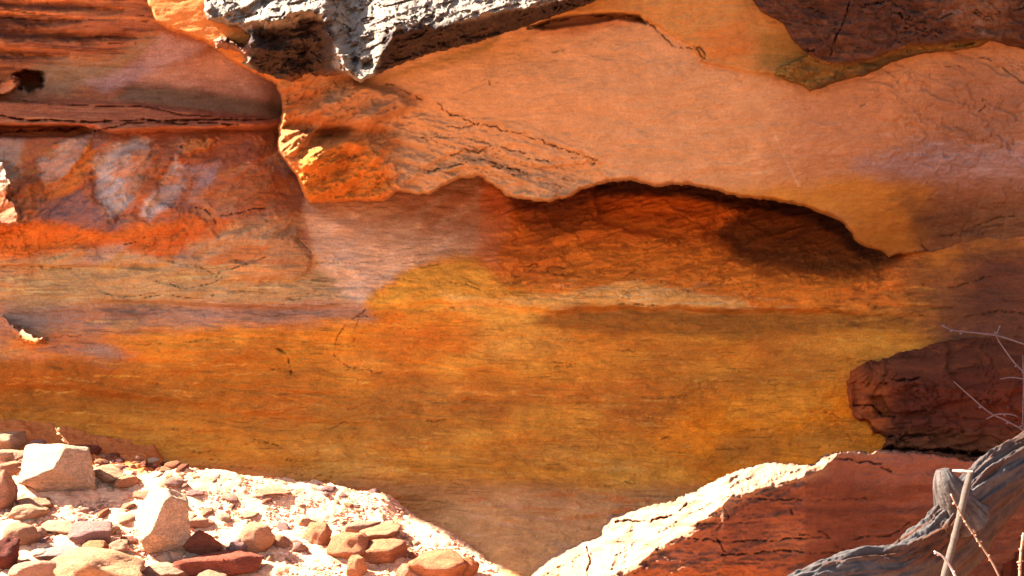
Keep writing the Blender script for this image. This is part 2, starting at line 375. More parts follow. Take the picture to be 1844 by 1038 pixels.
    f.poly([(780, 532), (900, 538), (1060, 522), (1160, 506), (1240, 528), (1340, 540), (1360, 556), (1260, 556), (1000, 548), (820, 560)], (200, 150, 88), .6, soft=8, warp=12, an=3)
    f.streak([(1000, 515), (1280, 515), (1420, 560), (1000, 560)], (186, 150, 112), .8, sx=80, sy=6, lo=0, hi=.4)
    f.poly([(960, 556), (1300, 558), (1620, 566), (1660, 590), (1400, 606), (1060, 600), (940, 585)], (128, 74, 26), .85, soft=13, warp=14, an=3)  # soft shadow under the ledge, painted into the stone
    f.poly([(800, 552), (1000, 550), (960, 585), (880, 580)], (200, 140, 60), .6, soft=9, warp=8)
    set_illum(1.1, 1.0, 1.0)
    f.poly([(1060, 345), (1090, 322), (1140, 316), (1240, 322), (1330, 346), (1400, 352), (1490, 378), (1524, 398), (1545, 430), (1565, 442), (1612, 462), (1600, 474), (1540, 458), (1510, 436), (1470, 402), (1400, 384), (1320, 376), (1240, 356), (1160, 350), (1100, 356)], (52, 25, 12), .92, soft=9, warp=8, ws=30)  # the lip's shade on the hollow wall, painted as a dark band
    f.poly([(890, 330), (920, 348), (985, 362), (1060, 345), (1080, 356), (1000, 384), (930, 376)], (74, 34, 16), .75, soft=10, warp=9)  # the lip's painted shade, carried on to the left
    # right-hand end
    set_illum(1.15, .95, 1.0)
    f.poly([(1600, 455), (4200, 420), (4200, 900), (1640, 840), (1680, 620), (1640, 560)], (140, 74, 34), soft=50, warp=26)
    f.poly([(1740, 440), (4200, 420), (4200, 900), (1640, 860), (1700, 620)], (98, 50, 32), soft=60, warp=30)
    f.streak([(1500, 480), (1700, 470), (1720, 620), (1480, 600)], (112, 58, 24), .7, sx=40, sy=14, lo=.05, hi=.4)
    f.streak([(1480, 490), (1680, 490), (1680, 600), (1460, 580)], (206, 124, 50), .6, sx=50, sy=10, lo=.1, hi=.4)
    # upper left bedding
    set_illum(1.15, .82, .8)
    TL = [(-3000, -60), (330, -60), (280, 60), (220, 120), (160, 160), (-3000, 176)]
    f.streak(TL, (200, 104, 56), .9, soft=20, sx=300, sy=13, sh=-.03, lo=-.05, hi=.3)
    f.streak(TL, (84, 40, 30), .85, soft=20, sx=340, sy=10, sh=-.04, lo=.12, hi=.35)
    for q_, a_ in (([(-300, 26), (20, 28), (90, 36), (150, 40), (60, 46), (-300, 40)], .9), ([(-300, 46), (40, 54), (140, 62), (240, 66), (150, 76), (30, 70), (-300, 62)], .92), ([(-300, 4), (80, 4), (220, 18), (150, 20), (40, 14), (-300, 12)], .7), ([(-300, 88), (40, 94), (120, 100), (60, 108), (-300, 100)], .5)):
        f.poly(q_, (58, 27, 21), a_, soft=7, warp=9, ws=30, an=4); f.flake(q_, .05, soft=8, warp=9)
    set_illum(1.1, .75, .62)
    f.poly([(60, 120), (200, 100), (280, 62), (300, 68), (200, 150), (60, 175), (10, 170)], (150, 104, 70), .8, soft=18, warp=14)
    f.poly([(150, 150), (230, 120), (300, 66), (370, 80), (350, 105), (230, 150), (190, 165)], (172, 116, 100), .9, soft=11, warp=8)
    f.poly([(260, 130), (350, 106), (400, 90), (520, 150), (520, 190), (420, 170), (250, 150)], (196, 124, 92), .9, soft=14, warp=8)
    f.poly([(230, 152), (420, 172), (520, 190), (520, 216), (330, 196), (210, 176)], (118, 80, 54), .8, soft=10, warp=6, an=3)
    set_illum(1.1, .9, .95)
    f.streak([(-300, 182), (240, 184), (520, 216), (400, 226), (-300, 222)], (120, 58, 40), .7, soft=6, sx=120, sy=4, sh=-.06, lo=.05, hi=.35)
    f.streak([(-300, 182), (200, 184), (420, 214), (-300, 222)], (196, 116, 74), .7, soft=6, sx=120, sy=5, sh=-.06, lo=.05, hi=.4)
    # blocky patch with flaked stone
    set_illum(1.4, .98, 1.0)
    B0 = [(-400, 240), (520, 236), (548, 420), (300, 470), (-400, 470)]
    f.streak(B0, (196, 98, 44), .7, sx=120, sy=26, sh=.3, lo=.0, hi=.4)
    lav = (204, 164, 154)
    f.poly([(-60, 250), (40, 246), (26, 300), (24, 345), (-60, 360)], (176, 120, 100), .8, soft=7, warp=8)
    f.poly([(70, 290), (120, 252), (165, 245), (140, 290), (105, 335), (75, 345)], (190, 122, 98), .85, soft=5, warp=8)
    f.poly([(168, 296), (196, 268), (240, 246), (278, 248), (268, 290), (248, 340), (205, 395), (170, 350)], lav, .75, soft=7, warp=12)
    f.poly([(292, 320), (318, 284), (334, 300), (330, 342), (300, 372), (262, 394), (255, 372)], lav, .7, soft=7, warp=12)
    rs = np.random.RandomState(23); pal = [(180, 124, 108), (176, 88, 50), (198, 98, 38), (146, 90, 76), (192, 134, 106), (160, 76, 44)]
    for k in range(70):
        x = rs.uniform(-40, 540); y = rs.uniform(250, 470); a = rs.uniform(14, 60); b = a*rs.uniform(.3, .8); t = np.arange(7)*2*math.pi/7
        f.poly([(x+a*math.cos(q)*rs.uniform(.6, 1.2)+.3*b*math.sin(q), y+b*math.sin(q)*rs.uniform(.6, 1.2)-.4*a*math.cos(q)) for q in t], pal[rs.randint(6)], rs.uniform(.2, .6), soft=4, warp=b*.5+4, ws=24)
    f.poly([(76, 365), (140, 340), (200, 390), (230, 410), (120, 418), (60, 400)], (138, 84, 76), .85, soft=10, warp=12)
    f.poly([(340, 300), (400, 290), (380, 330), (345, 340)], (166, 116, 112), .7, soft=8, warp=10)
    f.poly([(20, 410), (60, 395), (200, 420), (310, 405), (240, 438), (120, 446), (0, 470), (-400, 480), (-400, 420)], (204, 92, 28), .9, soft=9, warp=12, an=2)
    f.poly([(80, 360), (110, 330), (165, 250), (168, 300), (130, 350)], (198, 100, 40), .8, soft=6, warp=6)
    f.poly([(248, 345), (280, 250), (325, 246), (300, 310), (262, 360)], (160, 74, 42), .8, soft=6, warp=8)
    f.poly([(330, 250), (388, 250), (372, 272), (330, 276)], (196, 100, 48), .8, soft=4, warp=5)
    f.poly([(235, 420), (360, 390), (420, 400), (380, 440), (300, 466), (225, 452)], (194, 84, 28), .85, soft=8, warp=12)
    f.poly([(340, 350), (480, 300), (540, 340), (540, 380), (400, 380)], (170, 86, 46), .8, soft=16, warp=14)
    f.poly([(340, 440), (420, 400), (540, 380), (560, 480), (420, 480), (350, 470)], (194, 124, 82), .8, soft=14, warp=16)
    f.poly([(370, 470), (400, 452), (480, 440), (478, 470), (400, 478)], (198, 98, 46), .8, soft=5, warp=8)
    f.poly([(400, 500), (410, 482), (560, 470), (560, 505), (450, 510)], (196, 116, 70), .7, soft=9, warp=9)
    f.streak([(-400, 470), (600, 470), (640, 550), (-400, 550)], (158, 104, 64), .6, sx=150, sy=7, sh=-.02, lo=.05, hi=.4)
    f.streak([(-400, 470), (600, 470), (640, 540), (-400, 540)], (214, 164, 108), .6, sx=130, sy=6, sh=.02, lo=.1, hi=.4)
    f.streak([(-400, 545), (640, 545), (640, 600), (-400, 625)], (120, 72, 56), .7, sx=140, sy=10, sh=-.03, lo=.05, hi=.45)
    f.poly([(190, 560), (290, 548), (250, 585), (200, 580)], (110, 64, 48), .6, soft=12, warp=10)
    f.poly([(192, 590), (216, 578), (246, 576), (248, 590), (200, 598)], (196, 120, 72), .8, soft=3, warp=4)
    # ---- relief
    f.flake([(-212, -112), (20, -88), (-90, -250), (-270, -420), (-650, -420)], -.80, soft=26, warp=20)  # added lump above the frame, shaped to throw shade on the floor
    f.rough(.05, 320, 150, 4, 11)
    f.rough(.022, 90, 42, 5, 21, .55)
    low = [(-4000, 440), (5000, 440), (5000, 2000), (-4000, 2000)]
    f.strata(34, .009, -.05, 31, low)
    f.strata(13, .0035, -.06, 37, low)
    f.strata(14, .035, -.05, 41, [(-4000, -2500), (330, -2500), (290, 60), (200, 130), (-4000, 165)], 16)
    f.rough(.006, 40, 12, 5, 51, .62, -.06)
    for k, (am, sx, sy, lv) in enumerate(((.016, 190, 46, .05), (.012, 120, 34, .16), (-.010, 150, 40, .12), (.007, 60, 18, .12), (-.006, 50, 15, .16))):
        f.scales(am*0.35, sx, sy, lv, 1100+k*7, -.06, low)
    hol = [(900, 320), (1600, 320), (1640, 540), (1300, 550), (900, 530)]
    for k, (am, sx, sy, lv) in enumerate(((.04, 120, 50, .05), (-.03, 90, 34, .12), (.015, 50, 20, .1))):
        f.scales(am*0.40, sx, sy, lv, 1150+k*7, .2, hol)
    blk = [(-400, 244), (500, 240), (540, 420), (300, 470), (-400, 470)]
    for k, (am, sx, sy, lv) in enumerate(((.03, 90, 80, .05), (-.025, 70, 60, .12), (.012, 40, 34, .1))):
        f.scales(am*0.30, sx, sy, lv, 1180+k*7, .6, blk)
    # ledge on the upper left, with the slot beneath it
    f.flake([(-3000, 180), (60, 182), (240, 186), (330, 198), (430, 212), (520, 216), (520, 228), (200, 236), (170, 228), (-3000, 226)], -.16, soft=4, warp=5, an=3)
    f.flake([(-3000, 228), (150, 226), (165, 238), (130, 246), (-3000, 250)], .12, soft=3, warp=4, an=3)
    f.line([(-300, 206), (0, 208), (60, 216), (150, 220), (320, 216), (440, 218), (500, 212)], (60, 26, 18), 2.6, .9, dep=.07, warp=5, ws=60)
    f.line([(170, 236), (230, 222), (330, 222), (430, 224)], (60, 26, 18), 2.0, .9, dep=.06, warp=5, ws=60)
    f.line([(30, 181), (130, 190), (250, 193), (340, 208), (420, 214)], (80, 36, 24), 1.8, .8, dep=.05, warp=4, ws=60)
    f.line([(0, 240), (60, 236), (150, 232)], (70, 30, 20), 2, .8, dep=.06)
    f.flake([(26, 136), (44, 128), (70, 130), (78, 142), (74, 156), (56, 164), (36, 158)], .25, soft=4, warp=7, ws=16)
    f.poly([(68, 130), (78, 150), (60, 164), (30, 152), (-40, 160), (-40, 128)], (150, 66, 30), .8, soft=8, warp=9)
    f.wedge([(-40, 160), (0, 150), (20, 138), (36, 140), (32, 156), (20, 166), (-40, 176)], -.30, 3, 6)
    # flaked plates
    for p, d in (([(70, 290), (120, 250), (165, 245), (140, 290), (105, 335), (75, 345)], -.05), ([(168, 296), (196, 266), (240, 244), (280, 246), (268, 290), (248, 340), (205, 400), (165, 350)], .05),
                 ([(292, 320), (318, 284), (336, 300), (330, 342), (300, 372), (262, 394)], .04), ([(316, 280), (330, 250), (388, 250), (374, 270), (340, 278)], -.06),
                 ([(340, 376), (360, 370), (384, 388), (390, 405), (420, 400), (450, 376), (480, 372), (470, 410), (430, 415), (390, 425)], .04),
                 ([(470, 430), (530, 418), (560, 470), (548, 500), (400, 505), (400, 480), (470, 470)], -.035), ([(-50, 300), (60, 330), (60, 380), (40, 410), (-50, 412)], -.09)):
        f.flake(p, d*.7, soft=6, warp=15, ws=34)
    f.wedge([(-60, 285), (4, 292), (12, 312), (20, 335), (14, 352), (28, 372), (36, 396), (22, 408), (0, 402), (-60, 430)], -.24, 3, 7)
    f.wedge([(6, 570), (20, 583), (34, 591), (50, 601), (84, 613), (62, 619), (42, 617), (36, 606), (24, 598), (10, 584)], -.46, 3, 6)
    dk = (84, 40, 22)
    for p, w, d in (([(352, 374), (372, 378), (388, 400)], 2, .05), ([(400, 388), (430, 384), (462, 374), (475, 376)], 2.6, .05), ([(390, 500), (400, 486), (440, 478), (480, 464)], 2, .04), ([(300, 470), (350, 480), (392, 494)], 1.6, .03),
                    ([(510, 424), (535, 430), (550, 446), (562, 455)], 1.6, .03), ([(500, 428), (540, 436)], 1.5, .03), ([(225, 442), (262, 428)], 2, .04), ([(280, 505), (330, 520), (380, 512), (400, 500)], 1.8, .03),
                    ([(235, 540), (300, 530), (340, 536)], 1.6, .03), ([(380, 532), (440, 524), (480, 530)], 1.4, .02), ([(180, 530), (240, 535), (280, 528)], 1.4, .02), ([(0, 480), (60, 479), (130, 484)], 2, .03),
                    ([(498, 626), (516, 640), (522, 662), (526, 676)], 2.4, .05), ([(490, 666), (510, 664), (528, 674)], 1.6, .03), ([(660, 560), (625, 580), (605, 610), (600, 640)], 2, .03), ([(650, 565), (640, 590), (636, 625)], 1.6, .02),
                    ([(600, 640), (625, 660), (665, 668), (690, 674)], 2.2, .03), ([(690, 500), (720, 502), (752, 506)], 1.8, .03), ([(805, 508), (835, 510), (866, 522)], 2.4, .05), ([(985, 484), (1005, 480), (1018, 484)], 3.2, .06),
                    ([(1115, 546), (1140, 548), (1178, 551)], 3, .06), ([(1125, 500), (1150, 482), (1200, 484)], 2, .03), ([(1190, 430), (1210, 428), (1226, 440)], 3, .05), ([(1066, 436), (1100, 432), (1130, 440)], 2, .03),
                    ([(1204, 432), (1140, 440), (1080, 446)], 2, .04), ([(1425, 560), (1450, 562), (1470, 566)], 2, .04), ([(1575, 555), (1580, 545), (1590, 540)], 2, .03), ([(1640, 566), (1660, 568)], 4, .05),
                    ([(1700, 520), (1760, 505), (1800, 492)], 2, .04), ([(1740, 570), (1800, 560), (1850, 566)], 2.2, .05), ([(1160, 752), (1220, 760)], 2, .02), ([(1180, 812), (1235, 816)], 2, .02), ([(1296, 876), (1308, 880)], 2, .02),
                    ([(1268, 860), (1290, 872), (1300, 880)], 1.6, .02), ([(1318, 820), (1330, 835)], 1.4, .02), ([(1421, 800), (1432, 805)], 3, .02), ([(1460, 742), (1500, 745), (1520, 760)], 1.6, .03), ([(912, 845), (914, 855)], 2, .02),
                    ([(905, 800), (908, 806)], 2, .02), ([(455, 790), (490, 800), (520, 812)], 1.6, .02), ([(590, 775), (620, 760), (640, 772)], 2, .02), ([(410, 838), (500, 850), (600, 860)], 1.6, .015)):
        f.line(p, (116, 62, 32), w*.42, .42, d*.7, warp=4, ws=28)
    rr = np.random.RandomState(5)
    for k in range(70):      # small bedding cracks
        x = rr.uniform(0, 1700); y = rr.uniform(470, 880); l = rr.uniform(15, 70); t = rr.uniform(-.12, .06)
        f.line([(x, y), (x+l*.5, y+l*.5*t+rr.uniform(-3, 3)), (x+l, y+l*t)], (112, 62, 26), rr.uniform(.4, 1.0), rr.uniform(.2, .6), rr.uniform(.005, .02), warp=5, ws=14)
    for k in range(60):
        x = rr.uniform(900, 1560); y = rr.uniform(370, 540); l = rr.uniform(15, 60); t = rr.uniform(-.35, .25)
        f.line([(x, y), (x+l*.5, y+l*.5*t+rr.uniform(-4, 4)), (x+l, y+l*t)], (110, 50, 18), rr.uniform(.5, 1.2), rr.uniform(.3, .6), rr.uniform(.01, .03), warp=6, ws=16)
    f.under([(640, 553), (760, 546), (900, 549), (1010, 556), (1140, 551), (1300, 562), (1450, 560), (1680, 572)], .07, 34, soft=8, warp=13, ws=120, ends=260)
    f.under([(-600, 470), (60, 478), (200, 482), (330, 476)], .05, 22, soft=4, warp=7)
    f.under([(150, 545), (300, 542), (420, 555), (640, 552)], .05, 24, soft=5, warp=8)
    f.under([(-200, 690), (120, 700), (400, 740), (700, 770)], .04, 40, soft=10, warp=8)
    # spalled plates in the hollow
    f.flake([(1282, 420), (1330, 390), (1400, 340), (1490, 350), (1550, 400), (1620, 460), (1580, 488), (1480, 494), (1400, 484), (1330, 462)], .16, soft=22, warp=14)
    f.flake([(1070, 330), (1300, 330), (1290, 400), (1200, 430), (1075, 400)], .06, soft=5, warp=9)
    f.rough(.035, 70, 30, 5, 61, .55, .25, [(900, 330), (1600, 330), (1640, 500), (1300, 530), (950, 500)], 25)
    f.rough(.03, 70, 45, 4, 66, .55, .5, [(-400, 240), (520, 236), (548, 420), (300, 470), (-400, 470)], 25)
    # mottling
    f.vary(.20, 150, 60, 5, 71, -.08); f.vary(.14, 60, 34, 4, 73, .1, .6, (.6, 1, 1.2)); f.vary(.08, 34, 12, 5, 75, -.05); f.vary(.10, 60, 60, 4, 79, 0, .6, (.2, .6, 1.2)); f.vary(.09, 6, 5, 3, 83, -.05)
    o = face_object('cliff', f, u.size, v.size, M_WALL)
    tag(o, kind='structure')
    return o
build_cliff()
print('cliff', time.time()-T0)
#%%OVERHANG
LIP = [(560, 368), (610, 366), (650, 362), (690, 366), (715, 345), (745, 350), (775, 352), (800, 335), (830, 322), (862, 318), (890, 335), (910, 352), (950, 362), (985, 364), (1020, 357), (1050, 342), (1090, 330), (1140, 325), (1180, 336), (1240, 332), (1280, 342), (1330, 356), (1400, 362), (1450, 374), (1490, 388), (1520, 405), (1540, 435), (1560, 447), (1590, 455), (1600, 466)]
LEFT = [(255, -60), (262, 5), (278, 40), (300, 55), (345, 68), (385, 88), (425, 118), (470, 140), (497, 152), (508, 188), (500, 240), (498, 272), (522, 302), (540, 332), (546, 356)]
def build_overhang():
    u = axis(230, 1874, 2.0, -800, 3600); v = axis(-30, 490, 2.0, -1500, 510)
    U, V = grid(u, v)
    set_illum(1.5, .92, .84)
    poly = [(60, -1600), (150, -500), (215, -200)] + LEFT + LIP + [(1650, 458), (1720, 466), (1790, 458), (1860, 448), (3700, 440), (3700, -1600)]
    cols = [-700, -350, 0, 260, 400, 500, 560, 700, 900, 1100, 1300, 1500, 1620, 1750, 1860, 2300, 3600]
    rows = [-1500, -500, -40, 60, 150, 220, 300, 370, 480]
    vals = [[.1, .1, .1, -.1, -.3, -.5]+[-.6]*8+[-.8, -1.6, -3], [.1, .1, .1, -.1, -.3, -.5]+[-.6]*8+[-.8, -1.6, -3],
            [.1, .1, .05, -.05, -.22, -.45, -.5, -.5, -.5, -.5, -.5, -.48, -.46, -.46, -.5, -1.4, -3],
            [.1, .1, .05, -.02, -.15, -.36, -.42, -.44, -.44, -.44, -.44, -.42, -.40, -.40, -.46, -1.4, -3],
            [.1, .1, .05, -.0, -.08, -.20, -.30, -.38, -.38, -.38, -.38, -.36, -.34, -.34, -.40, -1.3, -3],
            [.1, 0, 0, 0, -.05, -.22, -.27, -.32, -.32, -.32, -.32, -.30, -.26, -.26, -.34, -1.3, -3],
            [.1, 0, 0, 0, 0, -.20, -.24, -.26, -.27, -.27, -.26, -.22, -.16, -.18, -.28, -1.2, -3],
            [.1, 0, 0, 0, 0, -.16, -.18, -.18, -.2, -.2, -.18, -.12, -.02, .04, -.10, -1.2, -3],
            [.1, 0, 0, 0, 0, -.1, -.1, -.1, -.1, -.1, -.06, .0, .34, .30, .08, -1.1, -3]]
    f = Face(U, V, table(cols, rows, vals, U, V), (204, 122, 78))
    f.poly([(100, -1600), (520, -1600), (480, 60), (560, 150), (480, 170), (200, 40)], (204, 98, 42), soft=20)
    f.poly([(490, 150), (620, 140), (760, 175), (700, 220), (720, 260), (690, 320), (700, 370), (540, 380), (480, 260)], (186, 92, 44), soft=22, warp=16)
    f.poly([(545, 270), (640, 255), (705, 300), (720, 345), (640, 372), (550, 372), (520, 310)], (206, 92, 24), .9, soft=22, warp=16)
    f.poly([(585, 165), (640, 150), (720, 165), (740, 190), (690, 215), (610, 225), (570, 200)], (182, 104, 66), .9, soft=14, warp=9)
    f.poly([(500, 160), (580, 170), (600, 240), (520, 250)], (170, 78, 34), .8, soft=18, warp=12)
    f.streak([(500, 180), (680, 200), (720, 240), (640, 300), (510, 290)], (104, 46, 20), .8, sx=70, sy=16, sh=.25, lo=.0, hi=.4)
    f.poly([(760, 110), (950, 60), (960, 100), (860, 110), (700, 150), (640, 160)], (208, 118, 62), .7, soft=14)
    f.poly([(990, 45), (1120, 25), (1150, 40), (1060, 60), (950, 62)], (186, 92, 46), .8, soft=8, warp=6)
    f.poly([(1040, 10), (1150, -60), (1500, -400), (1760, -60), (1500, 60), (1480, 150), (1340, 128), (1262, 112), (1240, 80), (1160, 35), (1060, 24), (950, 50)], (194, 108, 52), soft=5, warp=6)
    f.poly([(1260, 60), (1340, 40), (1360, 110), (1280, 112)], (186, 88, 36), .7, soft=20, warp=14)
    f.poly([(1360, 50), (1470, 80), (1480, 160), (1370, 130)], (138, 80, 30), .8, soft=22, warp=12)
    f.poly([(640, 160), (720, 130), (900, 70), (880, 95), (760, 122)], (150, 92, 44), .7, soft=7, warp=5)
    f.poly([(1400, 150), (1760, 90), (4000, 60), (4000, 420), (1600, 460), (1420, 330)], (186, 104, 68), .8, soft=60, warp=30)
    f.poly([(1640, 260), (1720, 130), (4000, 60), (4000, 450), (1700, 420), (1600, 330)], (150, 82, 58), .8, soft=60, warp=30)
    f.poly([(1540, 290), (1680, 260), (1900, 280), (1900, 330), (1700, 330), (1560, 310)], (160, 104, 96), .7, soft=22, warp=16, an=2)
    f.streak([(1540, 250), (1900, 230), (1900, 340), (1540, 330)], (176, 120, 110), .65, sx=60, sy=8, lo=.1, hi=.4)
    f.poly([(1280, 345), (1420, 335), (1540, 322), (1680, 340), (1660, 460), (1560, 470), (1520, 400), (1400, 372)], (196, 106, 36), .9, soft=18, warp=12)
    f.poly([(1620, 350), (1760, 360), (4000, 340), (4000, 480), (1660, 480)], (118, 62, 36), .85, soft=40, warp=24)
    f.streak([(1660, 380), (1860, 370), (1860, 450), (1660, 460)], (84, 42, 28), .7, sx=90, sy=12, sh=.05, lo=.0, hi=.4)
    f.line([(1390, 215), (1400, 260), (1420, 300), (1438, 335)], (216, 146, 104), 3, .6, warp=5)
    f.line([(1660, 170), (1650, 230), (1640, 290)], (168, 96, 64), 1, .3, .004, warp=9)
    # relief
    f.rough(.025, 260, 120, 4, 111); f.rough(.008, 60, 22, 5, 115, .6, .08); f.rough(.003, 14, 6, 3, 118, .6, .1)
    lobe = [(490, 150), (620, 150), (720, 190), (700, 260), (730, 330), (700, 380), (480, 380)]
    f.rough(.11, 84, 44, 2, 121, .45, .45, lobe, 45); f.rough(.010, 34, 20, 4, 125, .5, .45, lobe, 30)
    i = f._sel(lobe, 50); u_, v_ = f.U[i], f.V[i]; q_ = v_+.42*u_+14*fbm(u_/50, v_/40, 3, 181)
    f.Y[i] -= sstep(-40, 40, sdf(u_, v_, lobe))*.055*ridge(u_/110, q_/44, 3, 185)
    for k, (am, sx, sy, lv) in enumerate(((.03, 60, 34, .05), (-.025, 44, 26, .1), (.012, 24, 14, .1))):
        f.scales(am*.4, sx, sy, lv, 1290+k*7, .5, lobe, 30)
    f.flake([(585, 170), (640, 150), (722, 168), (742, 190), (700, 214), (610, 226), (560, 205)], -.05, soft=9, warp=7)
    f.bump(590, 245, 40, 16, .08); f.bump(650, 240, 40, 14, .09); f.bump(545, 225, 30, 12, .08); f.bump(560, 290, 30, 18, -.04)
    zone = [(700, 190), (820, 210), (1000, 268), (1090, 300), (1080, 340), (900, 372), (700, 366), (690, 260)]
    i = f._sel(zone, 40); u_, v_ = f.U[i], f.V[i]; q_ = v_-.27*u_+9*fbm(u_/60, v_/40, 3, 171)
    f.Y[i] += sstep(-70, 50, sdf(u_, v_, zone))*(.03*np.maximum(ridge(u_/150, q_/34, 4, 161), -.1)+.008*ridge(u_/60, q_/14, 3, 165))
    for k, (am, sx, sy, lv) in enumerate(((.012, 130, 40, .02), (-.010, 110, 30, .1), (.008, 60, 20, .08))):
        f.scales(am*0.60, sx, sy, lv, 1200+k*7, -.27, zone)
    for k, (am, sx, sy, lv) in enumerate(((.003, 260, 90, .1), (-.0025, 180, 60, .18), (.0012, 80, 26, .2))):
        f.scales(am, sx, sy, lv, 1230+k*7, .05)
    rt = [(1560, 120), (2400, 60), (2400, 450), (1640, 440), (1600, 300)]
    for k, (am, sx, sy, lv) in enumerate(((.02, 90, 70, .05), (-.015, 70, 60, .12), (.008, 40, 30, .1))):
        f.scales(am*0.45, sx, sy, lv, 1260+k*7, -.3, rt)
    # exfoliation steps sweeping down to the right
    A1 = [(740, 172), (790, 188), (810, 205), (850, 220), (900, 232), (940, 242), (975, 252), (1020, 272), (1075, 288), (1060, 300)]
    f.flake(A1+[(1080, 330), (900, 370), (730, 360), (715, 300), (700, 240)], .022, soft=7, warp=12, ws=30)
    f.flake([(800, 282), (840, 270), (870, 268), (900, 282), (960, 298), (1010, 300), (1070, 290), (1100, 335), (900, 370), (710, 355), (760, 310)], .030, soft=3, warp=7, ws=24)
    f.flake([(705, 300), (760, 308), (800, 300), (870, 284), (900, 300), (950, 316), (1000, 330), (1000, 380), (730, 370)], -.028, soft=8, warp=12, ws=24)
    f.flake([(800, 310), (860, 300), (930, 322), (960, 345), (900, 350), (830, 318)], .03, soft=3, warp=6, ws=20)
    f.flake([(650, 352), (664, 326), (700, 312), (735, 324), (730, 345), (690, 372)], -.035, soft=9, warp=12)
    f.flake([(950, 50), (1000, 30), (1080, 22), (1150, 26), (1165, 42), (1110, 34), (1050, 44), (980, 52)], .10, soft=3, warp=3)
    f.flake([(1040, 10), (1150, -60), (1500, -400), (1760, -60), (1500, 60), (1480, 150), (1340, 128), (1262, 112), (1240, 80), (1160, 35), (1060, 24), (950, 50)], -.035, soft=3, warp=5)
    rr = np.random.RandomState(3); dk = (136, 70, 40)
    f.line(A1, dk, 1.1, .6, .03, warp=7, ws=16, brk=.2)
    for p, w, d in (([(950, 52), (1000, 38), (1070, 28), (1130, 27), (1160, 38)], 3, .08), ([(1160, 38), (1190, 60), (1210, 82), (1258, 90), (1265, 108)], 1.8, .04), ([(812, 282), (835, 268), (860, 276), (880, 265), (900, 272)], 2.4, .05),
                    ([(770, 308), (830, 296), (870, 285), (905, 300), (950, 312)], 3, .06), ([(885, 300), (930, 306), (955, 322)], 2.4, .05), ([(760, 250), (800, 246), (850, 252), (900, 264), (945, 276)], 1.6, .03), ([(790, 228), (830, 230), (860, 224)], 1.8, .03),
                    ([(1030, 285), (1060, 282), (1072, 290)], 2, .03), ([(880, 148), (884, 156)], 2.5, .03), ([(985, 94), (1020, 92)], 1.6, .02), ([(696, 150), (720, 160), (740, 170)], 1.8, .03), ([(1240, 82), (1262, 84), (1270, 98), (1262, 110)], 2.2, .05),
                    ([(1660, 460), (1720, 460), (1790, 456), (1860, 446)], 3.5, .08), ([(1690, 430), (1740, 415), (1800, 392), (1830, 388)], 2, .04), ([(1548, 195), (1562, 186)], 2, .03), ([(1685, 122), (1720, 118), (1730, 122)], 1.8, .03),
                    ([(1764, 172), (1775, 192), (1760, 205)], 1.8, .03), ([(1762, 104), (1780, 108), (1844, 150)], 1.8, .03), ([(1660, 440), (1690, 470)], 2, .04)):
        f.line(p, dk, w*.5, .6, d*.7, warp=6, ws=20)
    for k in range(16):
        x = rr.uniform(760, 1060); y = 200+(x-740)*.28+rr.uniform(-5, 85); l = rr.uniform(15, 60); t = rr.uniform(.05, .35)
        f.line([(x, y), (x+l*.5, y+l*.5*t+rr.uniform(-4, 4)), (x+l, y+l*t)], dk, rr.uniform(.5, 1.2), rr.uniform(.2, .6), rr.uniform(.01, .03), warp=6, ws=14)
    for k in range(50):
        x = rr.uniform(800, 1840); y = rr.uniform(60, 330); l = rr.uniform(8, 40); t = rr.uniform(-.3, .3) if x < 1450 else rr.uniform(-1.4, 1.4)
        f.line([(x, y), (x+l, y+l*t)], (150, 80, 48), rr.uniform(.4, .9), rr.uniform(.15, .4), rr.uniform(.002, .006), warp=6, ws=16)
    f.vary(.10, 160, 60, 4, 131, .05); f.vary(.09, 50, 16, 5, 135, .1); f.vary(.07, 12, 5, 3, 139, .1); f.vary(.08, 90, 70, 4, 141, 0, .6, (.1, .5, 1.2))
    r = np.where(U < 640, 8, 6).astype(float)
    d = edge_round(f, poly, r, 1.2, warp=5, ws=24, seed=150)
    o = face_object('rock_overhang', f, u.size, v.size, M_SMOOTH, d > -3)
    tag(o, 'broad smooth salmon sandstone overhang with a wavy lower lip jutting over the golden hollow', 'rock overhang')
build_overhang()
print('overhang', time.time()-T0)
